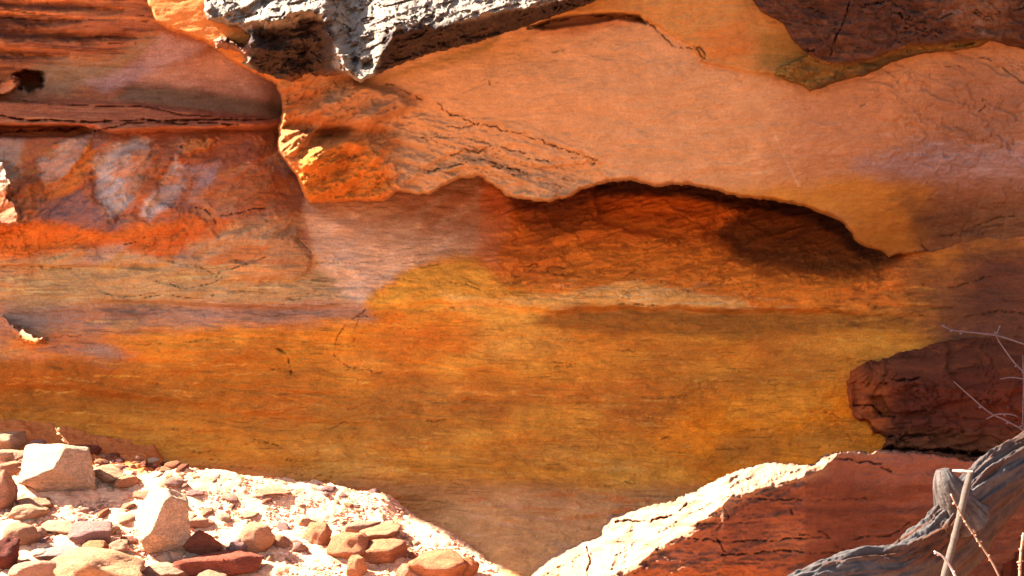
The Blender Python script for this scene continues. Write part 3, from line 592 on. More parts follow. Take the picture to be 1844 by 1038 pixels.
def build_crust():
    u = axis(350, 1180, 1.6, 300, 1190); v = axis(-30, 170, 1.6, -420, 172)
    U, V = grid(u, v)
    poly = [(300, -500), (362, -60), (368, 20), (374, 38), (400, 44), (430, 52), (448, 66), (440, 82), (398, 64), (384, 74), (390, 88), (426, 92), (442, 108), (432, 116), (468, 132), (500, 146), (545, 155), (580, 142), (625, 134), (640, 146), (652, 149), (690, 131), (760, 105), (850, 82), (940, 55), (1000, 32), (1060, 12), (1110, -8), (1180, -100), (1190, -500)]
    ridge_x = [300, 372, 400, 440, 500, 556, 580, 606, 636, 672, 690, 712, 760, 830, 900, 1000, 1100, 1190]
    ridge_y = [-20, 30, 40, 44, 36, 14, 30, 90, 146, 134, 90, 62, 52, 40, 22, 2, -20, -60]
    R = np.interp(U, ridge_x, ridge_y)+13*fbm(U/34, V/60, 4, 201, .6)
    s = V-R
    top = np.interp(U, [300, 420, 560, 600, 650, 690, 800, 1000, 1190], [-.62, -.66, -.70, -.82, -.88, -.86, -.84, -.76, -.62])
    Y = top+np.where(s < 0, np.maximum(0, -s)*.0026, s*np.where(U < 620, .0030, .0066))
    set_illum(1.75, 1.25, 1.0)
    f = Face(U, V, Y, (150, 112, 86))
    # desert varnish on the overhanging side, its underside shade painted in with it
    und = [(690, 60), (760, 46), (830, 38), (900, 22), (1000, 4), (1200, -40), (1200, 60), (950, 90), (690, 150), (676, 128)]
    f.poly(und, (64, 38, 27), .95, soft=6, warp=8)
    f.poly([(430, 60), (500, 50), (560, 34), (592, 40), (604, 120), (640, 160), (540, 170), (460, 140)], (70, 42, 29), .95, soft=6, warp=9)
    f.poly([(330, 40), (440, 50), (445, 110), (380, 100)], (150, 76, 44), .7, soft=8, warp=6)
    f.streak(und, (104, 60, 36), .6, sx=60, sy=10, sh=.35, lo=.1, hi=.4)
    f.poly([(520, 130), (620, 128), (600, 160), (500, 158)], (128, 66, 30), .7, soft=10, warp=8)
    f.rough(.17, 66, 44, 4, 211, .48, .3, [(-100, -600), (590, -600), (610, 160), (-100, 200)], 20)
    f.rough(.036, 50, 30, 5, 215, .52, .3); f.rough(.007, 13, 9, 4, 221, .6)
    f.strata(18, .018, .32, 225)
    for k, (am, sx, sy, lv) in enumerate(((.026, 70, 44, .05), (-.022, 50, 30, .1), (.008, 24, 16, .1), (.004, 12, 9, .15))):
        f.scales(am, sx, sy, lv, 1300+k*7, .3)
    n = fbm(U/22, V/15, 3, 231); f.Y += .016*sstep(.22, .5, n)
    for cx, cy, rx, ry, dy in ((455, 78, 14, 22, -.16), (478, 92, 16, 18, -.12), (440, 112, 16, 8, -.14), (402, 70, 14, 10, -.08), (560, 70, 16, 12, -.10), (662, 116, 10, 8, .07), (640, 108, 8, 10, .06), (480, 36, 40, 8, -.10), (535, 20, 30, 8, -.1)):
        f.bump(cx, cy, rx, ry, dy)
    f.vary(.25, 40, 20, 5, 241, .3); f.vary(.1, 9, 7, 4, 245)
    d = edge_round(f, poly, 7.0, .75, warp=5, ws=14, seed=250)
    o = face_object('rock_ledge', f, u.size, v.size, M_CRUST, d > -3)
    tag(o, 'rough grey crusted ledge with blackish underside catching sun along the top edge', 'rock ledge')
def build_slab():
    u = axis(1110, 1874, 2.0, 1100, 3000); v = axis(-30, 176, 2.0, -900, 178)
    U, V = grid(u, v)
    poly = [(1180, -950), (1290, -120), (1345, -10), (1372, 24), (1410, 44), (1424, 70), (1440, 88), (1452, 98), (1400, 120), (1392, 136), (1418, 148), (1446, 156), (1458, 166), (1480, 160), (1510, 148), (1560, 136), (1610, 112), (1660, 98), (1720, 92), (1764, 86), (1782, 74), (1860, 96), (3100, 120), (3100, -950)]
    Y = np.interp(V, [-900, -30, 170], [-.8, -.58, -.42])+np.interp(U, [1100, 1860, 3000], [0, 0, -2])
    set_illum(1.5, 1.12, 1.1)
    f = Face(U, V, Y, (88, 46, 31))
    f.streak([(1300, -100), (1900, -100), (1900, 120), (1300, 120)], (112, 62, 40), .8, sx=50, sy=22, lo=-.05, hi=.4)
    f.streak([(1300, -100), (1700, -100), (1700, 100), (1300, 100)], (48, 28, 24), .7, sx=40, sy=14, lo=.0, hi=.4)
    f.poly([(1680, -60), (1820, -60), (1800, 50), (1720, 60)], (136, 78, 50), .7, soft=20, warp=16)
    f.line([(1700, 24), (1740, 18), (1762, 36), (1768, 60), (1800, 70)], (150, 108, 94), 9, .5, warp=10)
    f.poly([(1380, 130), (1440, 96), (1500, 118), (1560, 112), (1640, 82), (1780, 70), (1790, 92), (1700, 108), (1600, 135), (1500, 168), (1380, 160)], (130, 80, 32), soft=5, warp=5)
    f.poly([(1470, 130), (1500, 126), (1545, 128), (1520, 150), (1470, 165)], (84, 52, 24), .8, soft=5, warp=5)
    f.poly([(1560, 110), (1640, 94), (1700, 88), (1600, 128), (1530, 150)], (84, 54, 26), .8, soft=5, warp=5)
    f.poly([(1464, 138), (1485, 128), (1500, 134), (1478, 152)], (150, 92, 38), .8, soft=4, warp=3)
    f.line([(1440, 94), (1480, 112), (1530, 120), (1580, 106), (1630, 84)], (170, 108, 46), 2.5, .8, warp=3)
    f.flake([(1300, -60), (1345, -10), (1372, 24), (1410, 44), (1424, 70), (1452, 98), (1500, 116), (1560, 110), (1640, 82), (1790, 70), (1900, 80), (1900, -60)], -.05, soft=3, warp=4)
    for k, (am, sx, sy, lv) in enumerate(((.02, 70, 50, .05), (-.015, 50, 34, .1), (.01, 24, 16, .1))):
        f.scales(am*0.50, sx, sy, lv, 1330+k*7, -.2)
    f.rough(.02, 60, 40, 5, 311, .55); f.rough(.012, 22, 12, 4, 315)
    for p, w, d in (([(1530, 5), (1518, 40), (1500, 80), (1494, 108)], 2.2, .05), ([(1445, 90), (1465, 92)], 5, .05), ([(1620, 26), (1632, 36)], 6, .04), ([(1630, 52), (1650, 44)], 2, .03), ([(1624, 56), (1626, 58)], 3, .04), ([(1632, 14), (1634, 16)], 3, .03), ([(1560, 10), (1590, 4)], 2.4, .04)):
        f.line(p, (34, 20, 16), w*.7, .8, d, warp=5, ws=14)
    rr = np.random.RandomState(8)
    for k in range(40):
        x = rr.uniform(1380, 1840); y = rr.uniform(0, 90); l = rr.uniform(10, 40); t = rr.uniform(-.6, .6)
        f.line([(x, y), (x+l*.5, y+l*.5*t+rr.uniform(-4, 4)), (x+l, y+l*t)], (42, 24, 20), rr.uniform(.4, 1.2), .6, rr.uniform(.01, .03), warp=5, ws=14)
    f.vary(.25, 50, 30, 5, 321); f.vary(.15, 12, 8, 4, 325)
    d = edge_round(f, poly, 5.0, .16, warp=3, ws=18, seed=350)
    o = face_object('rock_slab', f, u.size, v.size, M_WALL, d > -3)
    tag(o, 'dark brown varnished slab with an olive tan rim above the salmon overhang', 'rock slab')
def build_outcrop():
    u = axis(1490, 1874, 2.0, 1488, 3000); v = axis(590, 860, 2.0, 588, 1300)
    U, V = grid(u, v)
    poly = [(1522, 690), (1532, 666), (1560, 652), (1600, 640), (1660, 622), (1720, 608), (1790, 600), (1860, 596), (3100, 560), (3100, 1400), (1560, 1400), (1580, 820), (1590, 806), (1592, 785), (1572, 780), (1560, 762), (1535, 752), (1526, 735), (1528, 712)]
    Y = np.interp(V, [590, 625, 660, 700, 800, 1300], [.22, .06, -.10, -.26, -.28, -.6])+np.interp(U, [1500, 1560, 1640, 1860, 3000], [.12, .0, -.06, -.3, -2.2])
    set_illum(1.2, 1.32, 1.9)
    f = Face(U, V, Y, (98, 43, 22))
    f.poly([(1500, 640), (1580, 640), (1612, 700), (1600, 770), (1540, 800), (1500, 760)], (160, 76, 34), .85, soft=18, warp=14)
    f.poly([(1520, 640), (1700, 600), (2000, 590), (2000, 650), (1760, 660), (1580, 690)], (102, 54, 36), .8, soft=20, warp=14, an=2)
    f.poly([(1600, 690), (1900, 680), (1900, 790), (1620, 790)], (82, 32, 18), .7, soft=26, warp=20)
    f.poly([(1590, 775), (1900, 775), (1900, 850), (1580, 850)], (92, 50, 28), .7, soft=14, warp=10)
    f.streak([(1560, 600), (2000, 590), (2000, 860), (1560, 860)], (66, 30, 20), .7, sx=140, sy=18, lo=.0, hi=.45)
    for k, (am, sx, sy, lv) in enumerate(((.05, 100, 60, .05), (-.04, 70, 40, .1), (.02, 40, 20, .1))):
        f.scales(am*0.36, sx, sy, lv, 1360+k*7, .1)
    f.rough(.035, 120, 50, 4, 411); f.strata(34, .014, .0, 415); f.flake([(1500, 650), (1580, 640), (1600, 700), (1570, 712), (1500, 700)], .05, soft=6, warp=10); f.flake([(1600, 640), (1700, 615), (1720, 700), (1610, 690)], -.04, soft=6, warp=12); f.rough(.008, 30, 14, 4, 419)
    f.flake([(1535, 690), (1560, 690), (1600, 690), (1615, 730), (1612, 752), (1560, 750), (1535, 735)], .05, soft=6, warp=7)
    f.flake([(1566, 716), (1586, 712), (1606, 745), (1580, 750)], .06, soft=4, warp=4)
    for p, w, d in (([(1530, 730), (1568, 730), (1590, 748), (1612, 752)], 2.6, .06), ([(1592, 684), (1640, 684), (1660, 680)], 2.6, .07), ([(1600, 786), (1660, 784), (1690, 786)], 3, .06), ([(1590, 808), (1700, 812), (1800, 822)], 6, .12), ([(1560, 760), (1590, 790)], 2, .04)):
        f.line(p, (44, 20, 12), w, .8, d, warp=4, ws=20)
    f.vary(.2, 90, 30, 5, 421); f.vary(.14, 20, 8, 4, 425)
    d = edge_round(f, poly, 5.0, .7, warp=9, ws=22, seed=450)
    o = face_object('rock_outcrop', f, u.size, v.size, M_BLOCK, d > -3)
    tag(o, 'dark red rock outcrop with a rounded orange nose beside the golden wall', 'rock outcrop')
build_crust(); build_slab(); build_outcrop()
#%%BOULDER
def build_boulder():
    u = axis(930, 1874, 1.8, 928, 2300); v = axis(800, 1050, 1.8, 798, 1420)
    U, V = grid(u, v)
    poly = [(930, 1420), (944, 1060), (956, 1032), (985, 1003), (1030, 982), (1078, 966), (1086, 945), (1102, 930), (1150, 918), (1200, 908), (1235, 895), (1262, 880), (1300, 862), (1335, 846), (1365, 838), (1392, 834), (1430, 838), (1468, 838), (1478, 826), (1500, 818), (1545, 813), (1562, 818), (1580, 812), (1640, 816), (1700, 822), (1760, 834), (1840, 862), (2100, 980), (2300, 1420)]
    rx = [928, 1010, 1062, 1100, 1140, 1180, 1230, 1270, 1300, 1330, 1370, 1420, 1480, 1520, 1600, 1760, 1860, 2300]
    ry = [1130, 1090, 1062, 1034, 1024, 990, 962, 935, 905, 892, 880, 866, 846, 806, 800, 815, 840, 1400]
    R = np.interp(U, rx, ry)+7*fbm(U/26, V/40, 4, 501, .6)
    s = V-R
    crest = np.interp(U, [930, 1060, 1300, 1450, 1540, 1760, 1880, 2300], [-1.40, -1.62, -1.72, -1.55, -1.05, -.76, -.70, -.6])
    # upper side leans back from the crest, the near side drops almost sheer
    Y = crest+np.where(s < 0, np.minimum(-s, 110)*.0078, s*.0004)
    # joint between the low left lobe and the main block
    set_illum(1.8, 1.3, 1.15)
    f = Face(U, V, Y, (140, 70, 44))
    f.poly([(900, 1500), (960, 1000), (1080, 940), (1340, 830), (1500, 805), (1700, 810), (1500, 850), (1330, 900), (1100, 1050), (1060, 1500)], (192, 124, 88), soft=12, warp=8)  # sunlit top painted paler than the shaded face
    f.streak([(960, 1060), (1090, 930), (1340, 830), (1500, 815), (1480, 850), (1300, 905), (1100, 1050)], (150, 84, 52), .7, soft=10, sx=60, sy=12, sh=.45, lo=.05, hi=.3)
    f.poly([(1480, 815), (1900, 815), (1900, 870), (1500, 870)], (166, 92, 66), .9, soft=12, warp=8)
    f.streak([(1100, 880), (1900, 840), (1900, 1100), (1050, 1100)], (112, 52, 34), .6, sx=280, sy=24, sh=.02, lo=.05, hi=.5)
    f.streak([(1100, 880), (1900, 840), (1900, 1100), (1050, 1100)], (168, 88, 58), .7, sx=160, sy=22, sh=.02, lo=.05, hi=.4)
    f.poly([(1120, 1040), (1300, 1010), (1430, 1030), (1450, 1100), (1100, 1100)], (166, 78, 36), .8, soft=16, warp=12)
    f.poly([(1390, 930), (1460, 960), (1440, 1000), (1380, 990)], (170, 92, 56), .6, soft=16, warp=12)
    f.poly([(950, 1060), (1000, 1005), (1052, 985), (1060, 1060)], (196, 120, 74), .9, soft=8, warp=6)
    f.rough(.03, 120, 50, 4, 511); f.rough(.018, 40, 22, 5, 515, .55, .3); f.rough(.055, 48, 18, 4, 517, .52, .45, [(950, 1100), (960, 1000), (1080, 920), (1340, 820), (1500, 805), (1500, 850), (1330, 905), (1100, 1060)], 14); f.rough(.008, 12, 7, 4, 519)
    f.strata(36, .008, .02, 521, [(1150, 900), (1900, 840), (1900, 1500), (1050, 1500)], 10)
    f.strata(22, .05, .42, 525, [(1060, 1000), (1090, 925), (1340, 830), (1500, 810), (1500, 850), (1300, 900), (1130, 1010)], 8)
    for p, w, d in (([(1108, 938), (1150, 940), (1200, 935)], 4, .07), ([(1110, 975), (1150, 978), (1185, 990)], 2.4, .04), ([(1190, 930), (1215, 928), (1240, 905)], 3, .05), ([(1230, 930), (1270, 915), (1300, 895)], 2.4, .04),
                    ([(1056, 985), (1062, 1010), (1056, 1050)], 4, .10), ([(1296, 890), (1310, 930), (1290, 958)], 2, .02), ([(1470, 822), (1530, 828), (1590, 838)], 2.6, .05), ([(1590, 840), (1605, 850)], 2, .03),
                    ([(1230, 968), (1300, 975), (1400, 972), (1500, 968)], 2, .03), ([(1475, 955), (1500, 975), (1520, 995)], 2.4, .03), ([(1540, 970), (1600, 965), (1640, 940)], 2, .03), ([(1422, 918), (1426, 924)], 5, .02),
                    ([(1440, 962), (1470, 966)], 3, .02), ([(1530, 992), (1545, 990)], 4, .02), ([(1230, 890), (1400, 900), (1560, 898)], 1.6, .02), ([(1300, 1000), (1400, 992), (1560, 1000)], 2.4, .03), ([(1280, 955), (1300, 985), (1310, 1000)], 2, .03)):
        f.line(p, (72, 34, 24), w*.6, .65, d, warp=6, ws=20)
    topz = [(950, 1100), (960, 1000), (1080, 920), (1340, 820), (1500, 805), (1500, 850), (1330, 905), (1100, 1060)]
    for k, (am, sx, sy, lv) in enumerate(((.06, 70, 30, .05), (-.05, 60, 26, .1), (.03, 30, 14, .1))):
        f.scales(am*0.22, sx, sy, lv, 1400+k*7, .4, topz, 12)
    for k, (am, sx, sy, lv) in enumerate(((.014, 160, 40, .05), (-.012, 110, 30, .1), (.006, 50, 16, .1))):
        f.scales(am*0.20, sx, sy, lv, 1430+k*7, .0)
    f.bump(1305, 925, 10, 34, -.05); f.bump(1000, 1020, 34, 20, -.06)
    f.vary(.18, 120, 34, 5, 531); f.vary(.08, 20, 10, 4, 535)
    d = edge_round(f, poly, np.where(U > 1490, .8, 6.0), .5, warp=6, ws=18, seed=550)
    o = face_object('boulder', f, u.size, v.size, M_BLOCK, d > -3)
    tag(o, 'long red banded boulder lit along its sloping top, behind the driftwood log', 'boulder')
build_boulder()
print('rocks', time.time()-T0)
#%%GROUND
def zg(X, Y):
    X = np.asarray(X, float); Y = np.asarray(Y, float)
    b = .86-.126*(np.clip(X, -4.5, 1.2)+2.5)+.32*np.clip(Y, -9, .6)
    w = sstep(-1.1, -2.9, Y)
    fl = .02*fbm(X/2.0, Y/2.0, 3, 601)
    b = b*(1-w)+(fl+.0)*w
    w2 = sstep(.1, 1.1, X)*sstep(-.3, -1.0, Y)
    b = b*(1-w2)+(.12)*w2
    n = .05*fbm(X/.3, Y/.3, 4, 607)
    m = sstep(-1.80, -1.58, X+n)
    b = b+m*(.085*np.exp(-((Y+.24)/.13)**2)*(1-sstep(-.62, -.45, X))-.22*sstep(-.20, -.04, Y+n))
    e = ((X+.61)*.55+(Y+.2)*.63)/.836-.09+1.5*n          # the bank breaks off towards the smooth rock floor
    b = b-.26*sstep(0, .10, e)*sstep(-.9, -.6, X)
    return np.maximum(b, fl)+.018*fbm(X/.5, Y/.5, 3, 605)
KILL = np.array((1.0, 1.0, 1.0))
def build_ground():
    xs = axis(-2700, 700, 7, -40000, 40000, 1.12)/1000.0; ys = axis(-2300, 450, 7, -40000, 12000, 1.12)/1000.0
    def far(a, lo, hi): return a
    X, Y = np.meshgrid(xs, ys); X = X.ravel(); Y = Y.ravel()
    Z = zg(X, Y)
    near = (np.abs(X) < 3.2) & (np.abs(Y) < 3.2)
    Z = Z+np.where(near, .016*fbm(X/.10, Y/.09, 5, 611, .62)+.006*fbm(X/.025, Y/.025, 3, 615)+.012*sstep(.02, .12, fbm(X/.16, Y/.12, 4, 617)), 0)
    C = np.tile(alb((206, 152, 112)), (X.size, 1))
    m = (sstep(-.1, .35, fbm(X/.4, Y/.4, 4, 621))*.6)[:, None]; C = C*(1-m)+alb((194, 134, 96))*m
    m = (sstep(.0, .4, fbm(X/.12, Y/.12, 4, 625))*.4)[:, None]; C = C*(1-m)+alb((172, 106, 72))*m
    m = (sstep(-.22, -.10, Y+.06*fbm(X/.2, Y/.2, 3, 633))*(1-sstep(-1.72, -1.55, X)))[:, None]; C = C*(1-m)+alb((168, 92, 42))*m
    m = (sstep(-2.5, -3.6, Y+.5*fbm(X/1.5, Y/1.5, 3, 631)))[:, None]; C = C*(1-m)+alb((112, 66, 44))*m      # unseen canyon floor painted darker to cut its bounce light
    co = np.stack([X, Y, Z], 1)
    o = put('ground', mesh_from('ground', co, grid_faces(xs.size, ys.size), C), M_SAND)
    tag(o, kind='structure')
build_ground()
def hit(px, py):
    y = np.linspace(-3.6, .5, 4000); x, yy, z = world(px, py, y)
    g = zg(x, y); k = np.nonzero(z < g)[0]
    k = k[0] if k.size else y.size-1
    return x[k], y[k], float(g[k])
# ------------------------------------------------------------------ loose stones
def ico(n):
    bm = bmesh.new(); bmesh.ops.create_icosphere(bm, subdivisions=n, radius=1.0)
    co = np.array([v.co[:] for v in bm.verts]); fa = np.array([[v.index for v in f.verts] for f in bm.faces]); bm.free()
    return co, fa
ICO = {n: ico(n) for n in (1, 2, 3, 4, 5)}
def pn3(p, s, seed): return (pn(p[:, 0]*s+3.1, p[:, 1]*s+p[:, 2]*s*.6, seed)+pn(p[:, 2]*s+7.7, p[:, 0]*s*.7-p[:, 1]*s*.5, seed+1)+pn(p[:, 1]*s-2.2, p[:, 2]*s*.8+p[:, 0]*s*.3, seed+2))/2
def rock_co(seed, lod=4, planes=None, npl=13, sharp=26, rough=.05, fine=.02):
    rs = np.random.RandomState(seed); d = ICO[lod][0]
    if planes is None:
        n = rs.normal(size=(npl, 3)); n /= np.linalg.norm(n, axis=1)[:, None]; n = np.concatenate([n, [[0, 0, -1], [0, 0, 1]]])
        off = np.concatenate([rs.uniform(.72, 1.0, npl), [.9, .95]])
    else:
        n = np.array([p[:3] for p in planes], float); off = np.array([p[3] for p in planes], float)
        n /= np.linalg.norm(n, axis=1)[:, None]
    dot = np.maximum(d@n.T, .02)/off
    inv = (np.sum(dot**sharp, 1))**(1.0/sharp)
    p = d/inv[:, None]
    p = p*(1+rough*pn3(p, 1.7, seed+10)+rough*.5*pn3(p, 4.3, seed+20)+fine*pn3(p, 11, seed+30))[:, None]
    return p
def rock_me(name, seed, **k):
    lod = k.get('lod', 4); p = rock_co(seed, **k)
    me = mesh_from(name, p, np.zeros((0, 4), int), None, True, ICO[lod][1])
    me.materials.append(M_STONE); return me
RK = {}
def rock_var(i, kind):
    key = (i, kind)
    if key not in RK:
        RK[key] = {'block': lambda: rock_me('stone', 1000+i, npl=17, sharp=110, rough=.10, fine=.045), 'round': lambda: rock_me('stone', 2000+i, npl=18, sharp=50, rough=.13, fine=.045),
                   'flat': lambda: rock_me('stone', 3000+i, npl=12, sharp=110, rough=.10, fine=.045), 'chip': lambda: rock_me('stone', 4000+i, lod=3, npl=12, sharp=110, rough=.10, fine=.045)}[kind]()
    return RK[key]
def stone(px, py, w, h, dpt, rz, col, label, cat='stone', kind='block', var=0, name='stone', tilt=(0, 0), sink=.2, group=None, me=None, lift=0.0):
    """a stone whose foot stands at a spot of the slope; w, h are its seen size, dpt its depth as a share of w"""
    x, y, z = hit(px, py)
    k = S*(y+DIST)/DIST
    o = bpy.data.objects.new(name, me or rock_var(var, kind)); COL.objects.link(o)
    sx, sz = w*k/2, h*k/2
    o.scale = (sx, sx*dpt, sz); o.location = (x, y+sx*dpt*.35, z+sz*(1-sink*2)+lift); o.rotation_euler = (tilt[0], tilt[1], rz)
    o.color = (*alb(col), 1)
    tag(o, label, cat, group)
    return o
PALE, TAN, RED, PINK, MAUVE = (226, 178, 138), (216, 162, 122), (190, 120, 88), (206, 146, 118), (176, 124, 108)
#%%STONES
b1 = rock_me('boulder', 11, lod=5, sharp=130, rough=.05, fine=.03, planes=[(-.45, -.62, .62, .66), (-.9, -.2, .1, .92), (.75, -.6, .22, .62), (.2, -.75, -.62, .62), (.1, .3, .95, .80), (.3, .9, .1, .8), (-.3, .9, .2, .8), (.9, .4, .1, .8), (0, 0, -1, .8), (-.5, -.3, -.8, .9), (.55, -.25, .8, .85)])
stone(100, 893, 138, 104, .85, .1, PALE, 'big pale angular boulder, flat lit face, upper of the two large pale rocks', 'boulder', me=b1, name='boulder', sink=.06)
b2 = rock_me('boulder', 12, lod=5, sharp=130, rough=.05, fine=.03, planes=[(-.55, -.62, .55, .66), (-.8, -.3, -.35, .85), (.8, -.58, .08, .58), (.3, -.6, -.72, .74), (.1, .3, .95, .86), (.3, .9, .1, .8), (-.6, .7, .2, .8), (.9, .4, .1, .74), (0, 0, -1, .85), (.6, -.1, .8, .84), (-.2, -.5, .85, .84)])
stone(293, 1002, 112, 132, .95, -.1, PALE, 'blocky pale boulder standing nearest the dark tilted slabs, lower of the large pale rocks', 'boulder', me=b2, name='boulder', sink=.06)
SL = [
 (190, 866, 66, 34, .8, .2, TAN, 'low tan stone with a raised corner just behind the upper pale boulder', 'block', 1, .2),
 (155, 984, 80, 46, .8, .1, MAUVE, 'mauve block lying on the small orange stone and grey slab', 'block', 2, .1),
 (166, 1004, 58, 34, .7, -.1, (196, 104, 52), 'orange rounded block wedged under the mauve block', 'round', 3, .15),
 (98, 1002, 80, 16, .8, .15, (170, 142, 128), 'thin grey slab pointing left from under the mauve block', 'flat', 4, .2),
 (212, 1003, 38, 34, .8, .5, PINK, 'small pink wedge stone right of the orange block', 'block', 5, .1),
 (165, 1060, 170, 76, .9, .1, (190, 136, 92), 'broad tan boulder at the bottom edge below the mauve block', 'round', 6, .15),
 (42, 938, 52, 36, .8, .3, TAN, 'tan lump below the left foot of the upper pale boulder', 'round', 7, .2),
 (2, 918, 50, 84, .8, .2, RED, 'tall red stone cut by the left picture edge', 'block', 8, .15),
 (8, 812, 62, 46, .9, .4, TAN, 'tan stone at the top left corner of the rubble bank', 'block', 9, .2),
 (2, 832, 38, 28, .9, .1, PALE, 'pale flat cobble under the top left tan stone', 'round', 10, .2),
 (34, 832, 34, 24, .9, .8, PINK, 'pink cobble left of the upper pale boulder', 'block', 11, .2),
 (64, 812, 40, 24, .9, .3, MAUVE, 'mauve cobble against the cliff above the upper pale boulder', 'round', 12, .2),
 (24, 850, 36, 20, .9, 1.2, RED, 'flat red stone left of the upper pale boulder', 'flat', 1, .2),
 (55, 915, 70, 24, .8, .3, RED, 'flat red stone under the front of the upper pale boulder', 'flat', 3, .2),
 (30, 985, 70, 50, .8, .4, (190, 128, 92), 'knobbly tan rock above the dark gap at the left edge', 'round', 13, .2),
 (6, 1030, 56, 70, .8, .4, (120, 58, 40), 'dark red rock in the bottom left corner', 'block', 14, .1),
 (45, 1052, 70, 46, .8, .2, PINK, 'pink stone on the bottom edge left of the broad tan boulder', 'block', 15, .1),
 (100, 958, 56, 26, .8, .2, PALE, 'pale flat stone between the mauve block and upper boulder shadow', 'flat', 6, .2),
 (66, 968, 40, 22, .8, .9, PINK, 'pink chip left of the pale flat stone', 'block', 17, .2),
 (400, 1040, 130, 50, .8, .25, (150, 76, 52), 'large dark red tilted slab right of the lower pale boulder', 'flat', 18, .15),
 (360, 1000, 62, 50, .8, .9, (160, 84, 56), 'dark red wedge leaning beside the lower pale boulder', 'block', 19, .15),
 (290, 1040, 70, 26, .9, .2, PINK, 'pink flat stone on the bottom edge below the lower pale boulder', 'flat', 20, .15),
 (380, 1058, 70, 36, .9, .2, RED, 'red cobble at the bottom edge under the dark slab', 'round', 21, .15),
 (458, 998, 66, 62, .8, .2, (206, 140, 100), 'rounded tan boulder left of the broken stick', 'round', 22, .12),
 (432, 1000, 34, 40, .8, .2, MAUVE, 'mauve pebble leaning on the rounded tan boulder', 'round', 23, .15),
 (488, 890, 60, 12, .9, .1, RED, 'thin red slab on the shadow edge high on the sunlit bank', 'flat', 2, .2),
 (505, 986, 30, 26, .9, .2, RED, 'red stone under the broken stick', 'round', 24, .2),
 (548, 950, 26, 24, .9, .2, TAN, 'tan stone above the tip of the broken stick', 'block', 25, .2),
 (575, 985, 44, 50, .9, .2, (196, 116, 74), 'leftmost knob of the lumpy orange rock cluster', 'round', 26, .15),
 (632, 1010, 72, 62, .9, .3, (190, 104, 62), 'largest upright lump in the orange rock cluster', 'round', 27, .15),
 (640, 964, 50, 30, .9, .3, PINK, 'pink stone on top of the orange rock cluster', 'round', 28, .2),
 (690, 1012, 90, 50, .9, .2, (188, 100, 60), 'wide lump in the middle of the orange rock cluster', 'round', 29, .15),
 (680, 975, 60, 32, .9, .4, (198, 124, 84), 'tan lump at the upper end of the orange rock cluster', 'block', 30, .2),
 (640, 1042, 40, 48, .9, .1, (196, 112, 68), 'small upright lump at the foot of the orange rock cluster', 'round', 31, .15),
 (795, 1048, 110, 66, .9, .1, (190, 100, 56), 'rounded orange boulder on the bottom edge, right end of the rock cluster', 'round', 32, .12),
 (735, 1052, 44, 40, .9, .1, RED, 'red stone between the rock cluster and rounded orange boulder', 'round', 33, .15),
 (840, 1042, 30, 46, .9, .2, (196, 96, 40), 'small orange knob on the right of the rounded orange boulder', 'round', 34, .15),
 (230, 918, 30, 14, .9, .2, RED, 'red chip at the tip of the upper boulder shadow', 'flat', 35, .2),
 (228, 880, 44, 26, .9, 1.0, (200, 128, 84), 'tilted orange slab fragment right of the upper pale boulder', 'flat', 36, .1),
 (282, 898, 36, 16, .9, .4, RED, 'red slab fragment above the lower pale boulder', 'flat', 37, .15),
 (350, 893, 30, 12, .9, .2, MAUVE, 'mauve chip on the sunlit gravel above the lower pale boulder', 'flat', 38, .15),
 (372, 928, 26, 16, .9, .2, RED, 'red pebble right of the lower pale boulder top', 'round', 39, .2),
 (366, 950, 34, 20, .9, .2, PINK, 'pink cobble right of the lower pale boulder', 'block', 40, .2),
 (120, 820, 100, 18, .8, -.25, (140, 70, 46), 'long dark shelf stone at the cliff foot by the dry stalk', 'flat', 41, .2),
]
for (px, py, w, h, dp, rz, col, lab, kind, var, sink) in SL:
    if px > 540 or col[0] > 184: col = tuple(.5*np.array(col)+.5*np.array((206, 146, 104)))
    stone(px, py, w, h, dp, rz, col, lab, 'boulder' if 'boulder' in lab.split()[:4] else 'stone', kind, var % 9, 'stone', sink=sink)
# scattered small stones and gravel on the bank
rr = np.random.RandomState(77)
def on_bank(x, y): return y > 800+.10*x and y < 1060 and (x < 690 or y-880 > (x-690)*.66)
n = 0; small = []
while n < 230:
    px = rr.uniform(-10, 900); py = rr.uniform(800, 1058)
    if not on_bank(px, py): continue
    w = (8+40*rr.beta(1.1, 4))*(1.25 if px < 420 else .85)
    c = [TAN, PALE, RED, PINK, MAUVE, (196, 120, 78)][(0, 0, 0, 1, 1, 1, 2, 3, 3, 4, 5)[rr.randint(11)]]
    stone(px, py, w, w*rr.uniform(.4, .8), rr.uniform(.7, 1.1), rr.uniform(0, 6.28), np.array(c)*rr.uniform(.88, 1.06), 'small loose stone lying among the gravel of the sunlit bank', 'stone', 'chip', rr.randint(12), 'pebble', (rr.uniform(-.3, .3), rr.uniform(-.3, .3)), .34, 'small loose stones on the bank')
    n += 1
n = 0
while n < 46:
    px = rr.uniform(-10, 330); py = rr.uniform(788, 862)
    if not (790+.17*px < py < 800+.20*px): continue
    w = 9+26*rr.beta(1.2, 3)
    stone(px, py, w, w*rr.uniform(.4, .8), rr.uniform(.7, 1.1), rr.uniform(0, 6.28), np.array(((176, 104, 66), (150, 84, 52), (190, 122, 80))[rr.randint(3)])*rr.uniform(.88, 1.06), 'small brown stone in the shade at the cliff foot', 'stone', 'chip', rr.randint(12), 'pebble', (rr.uniform(-.3, .3), rr.uniform(-.3, .3)), .3, 'small shaded stones at the cliff foot')
    n += 1
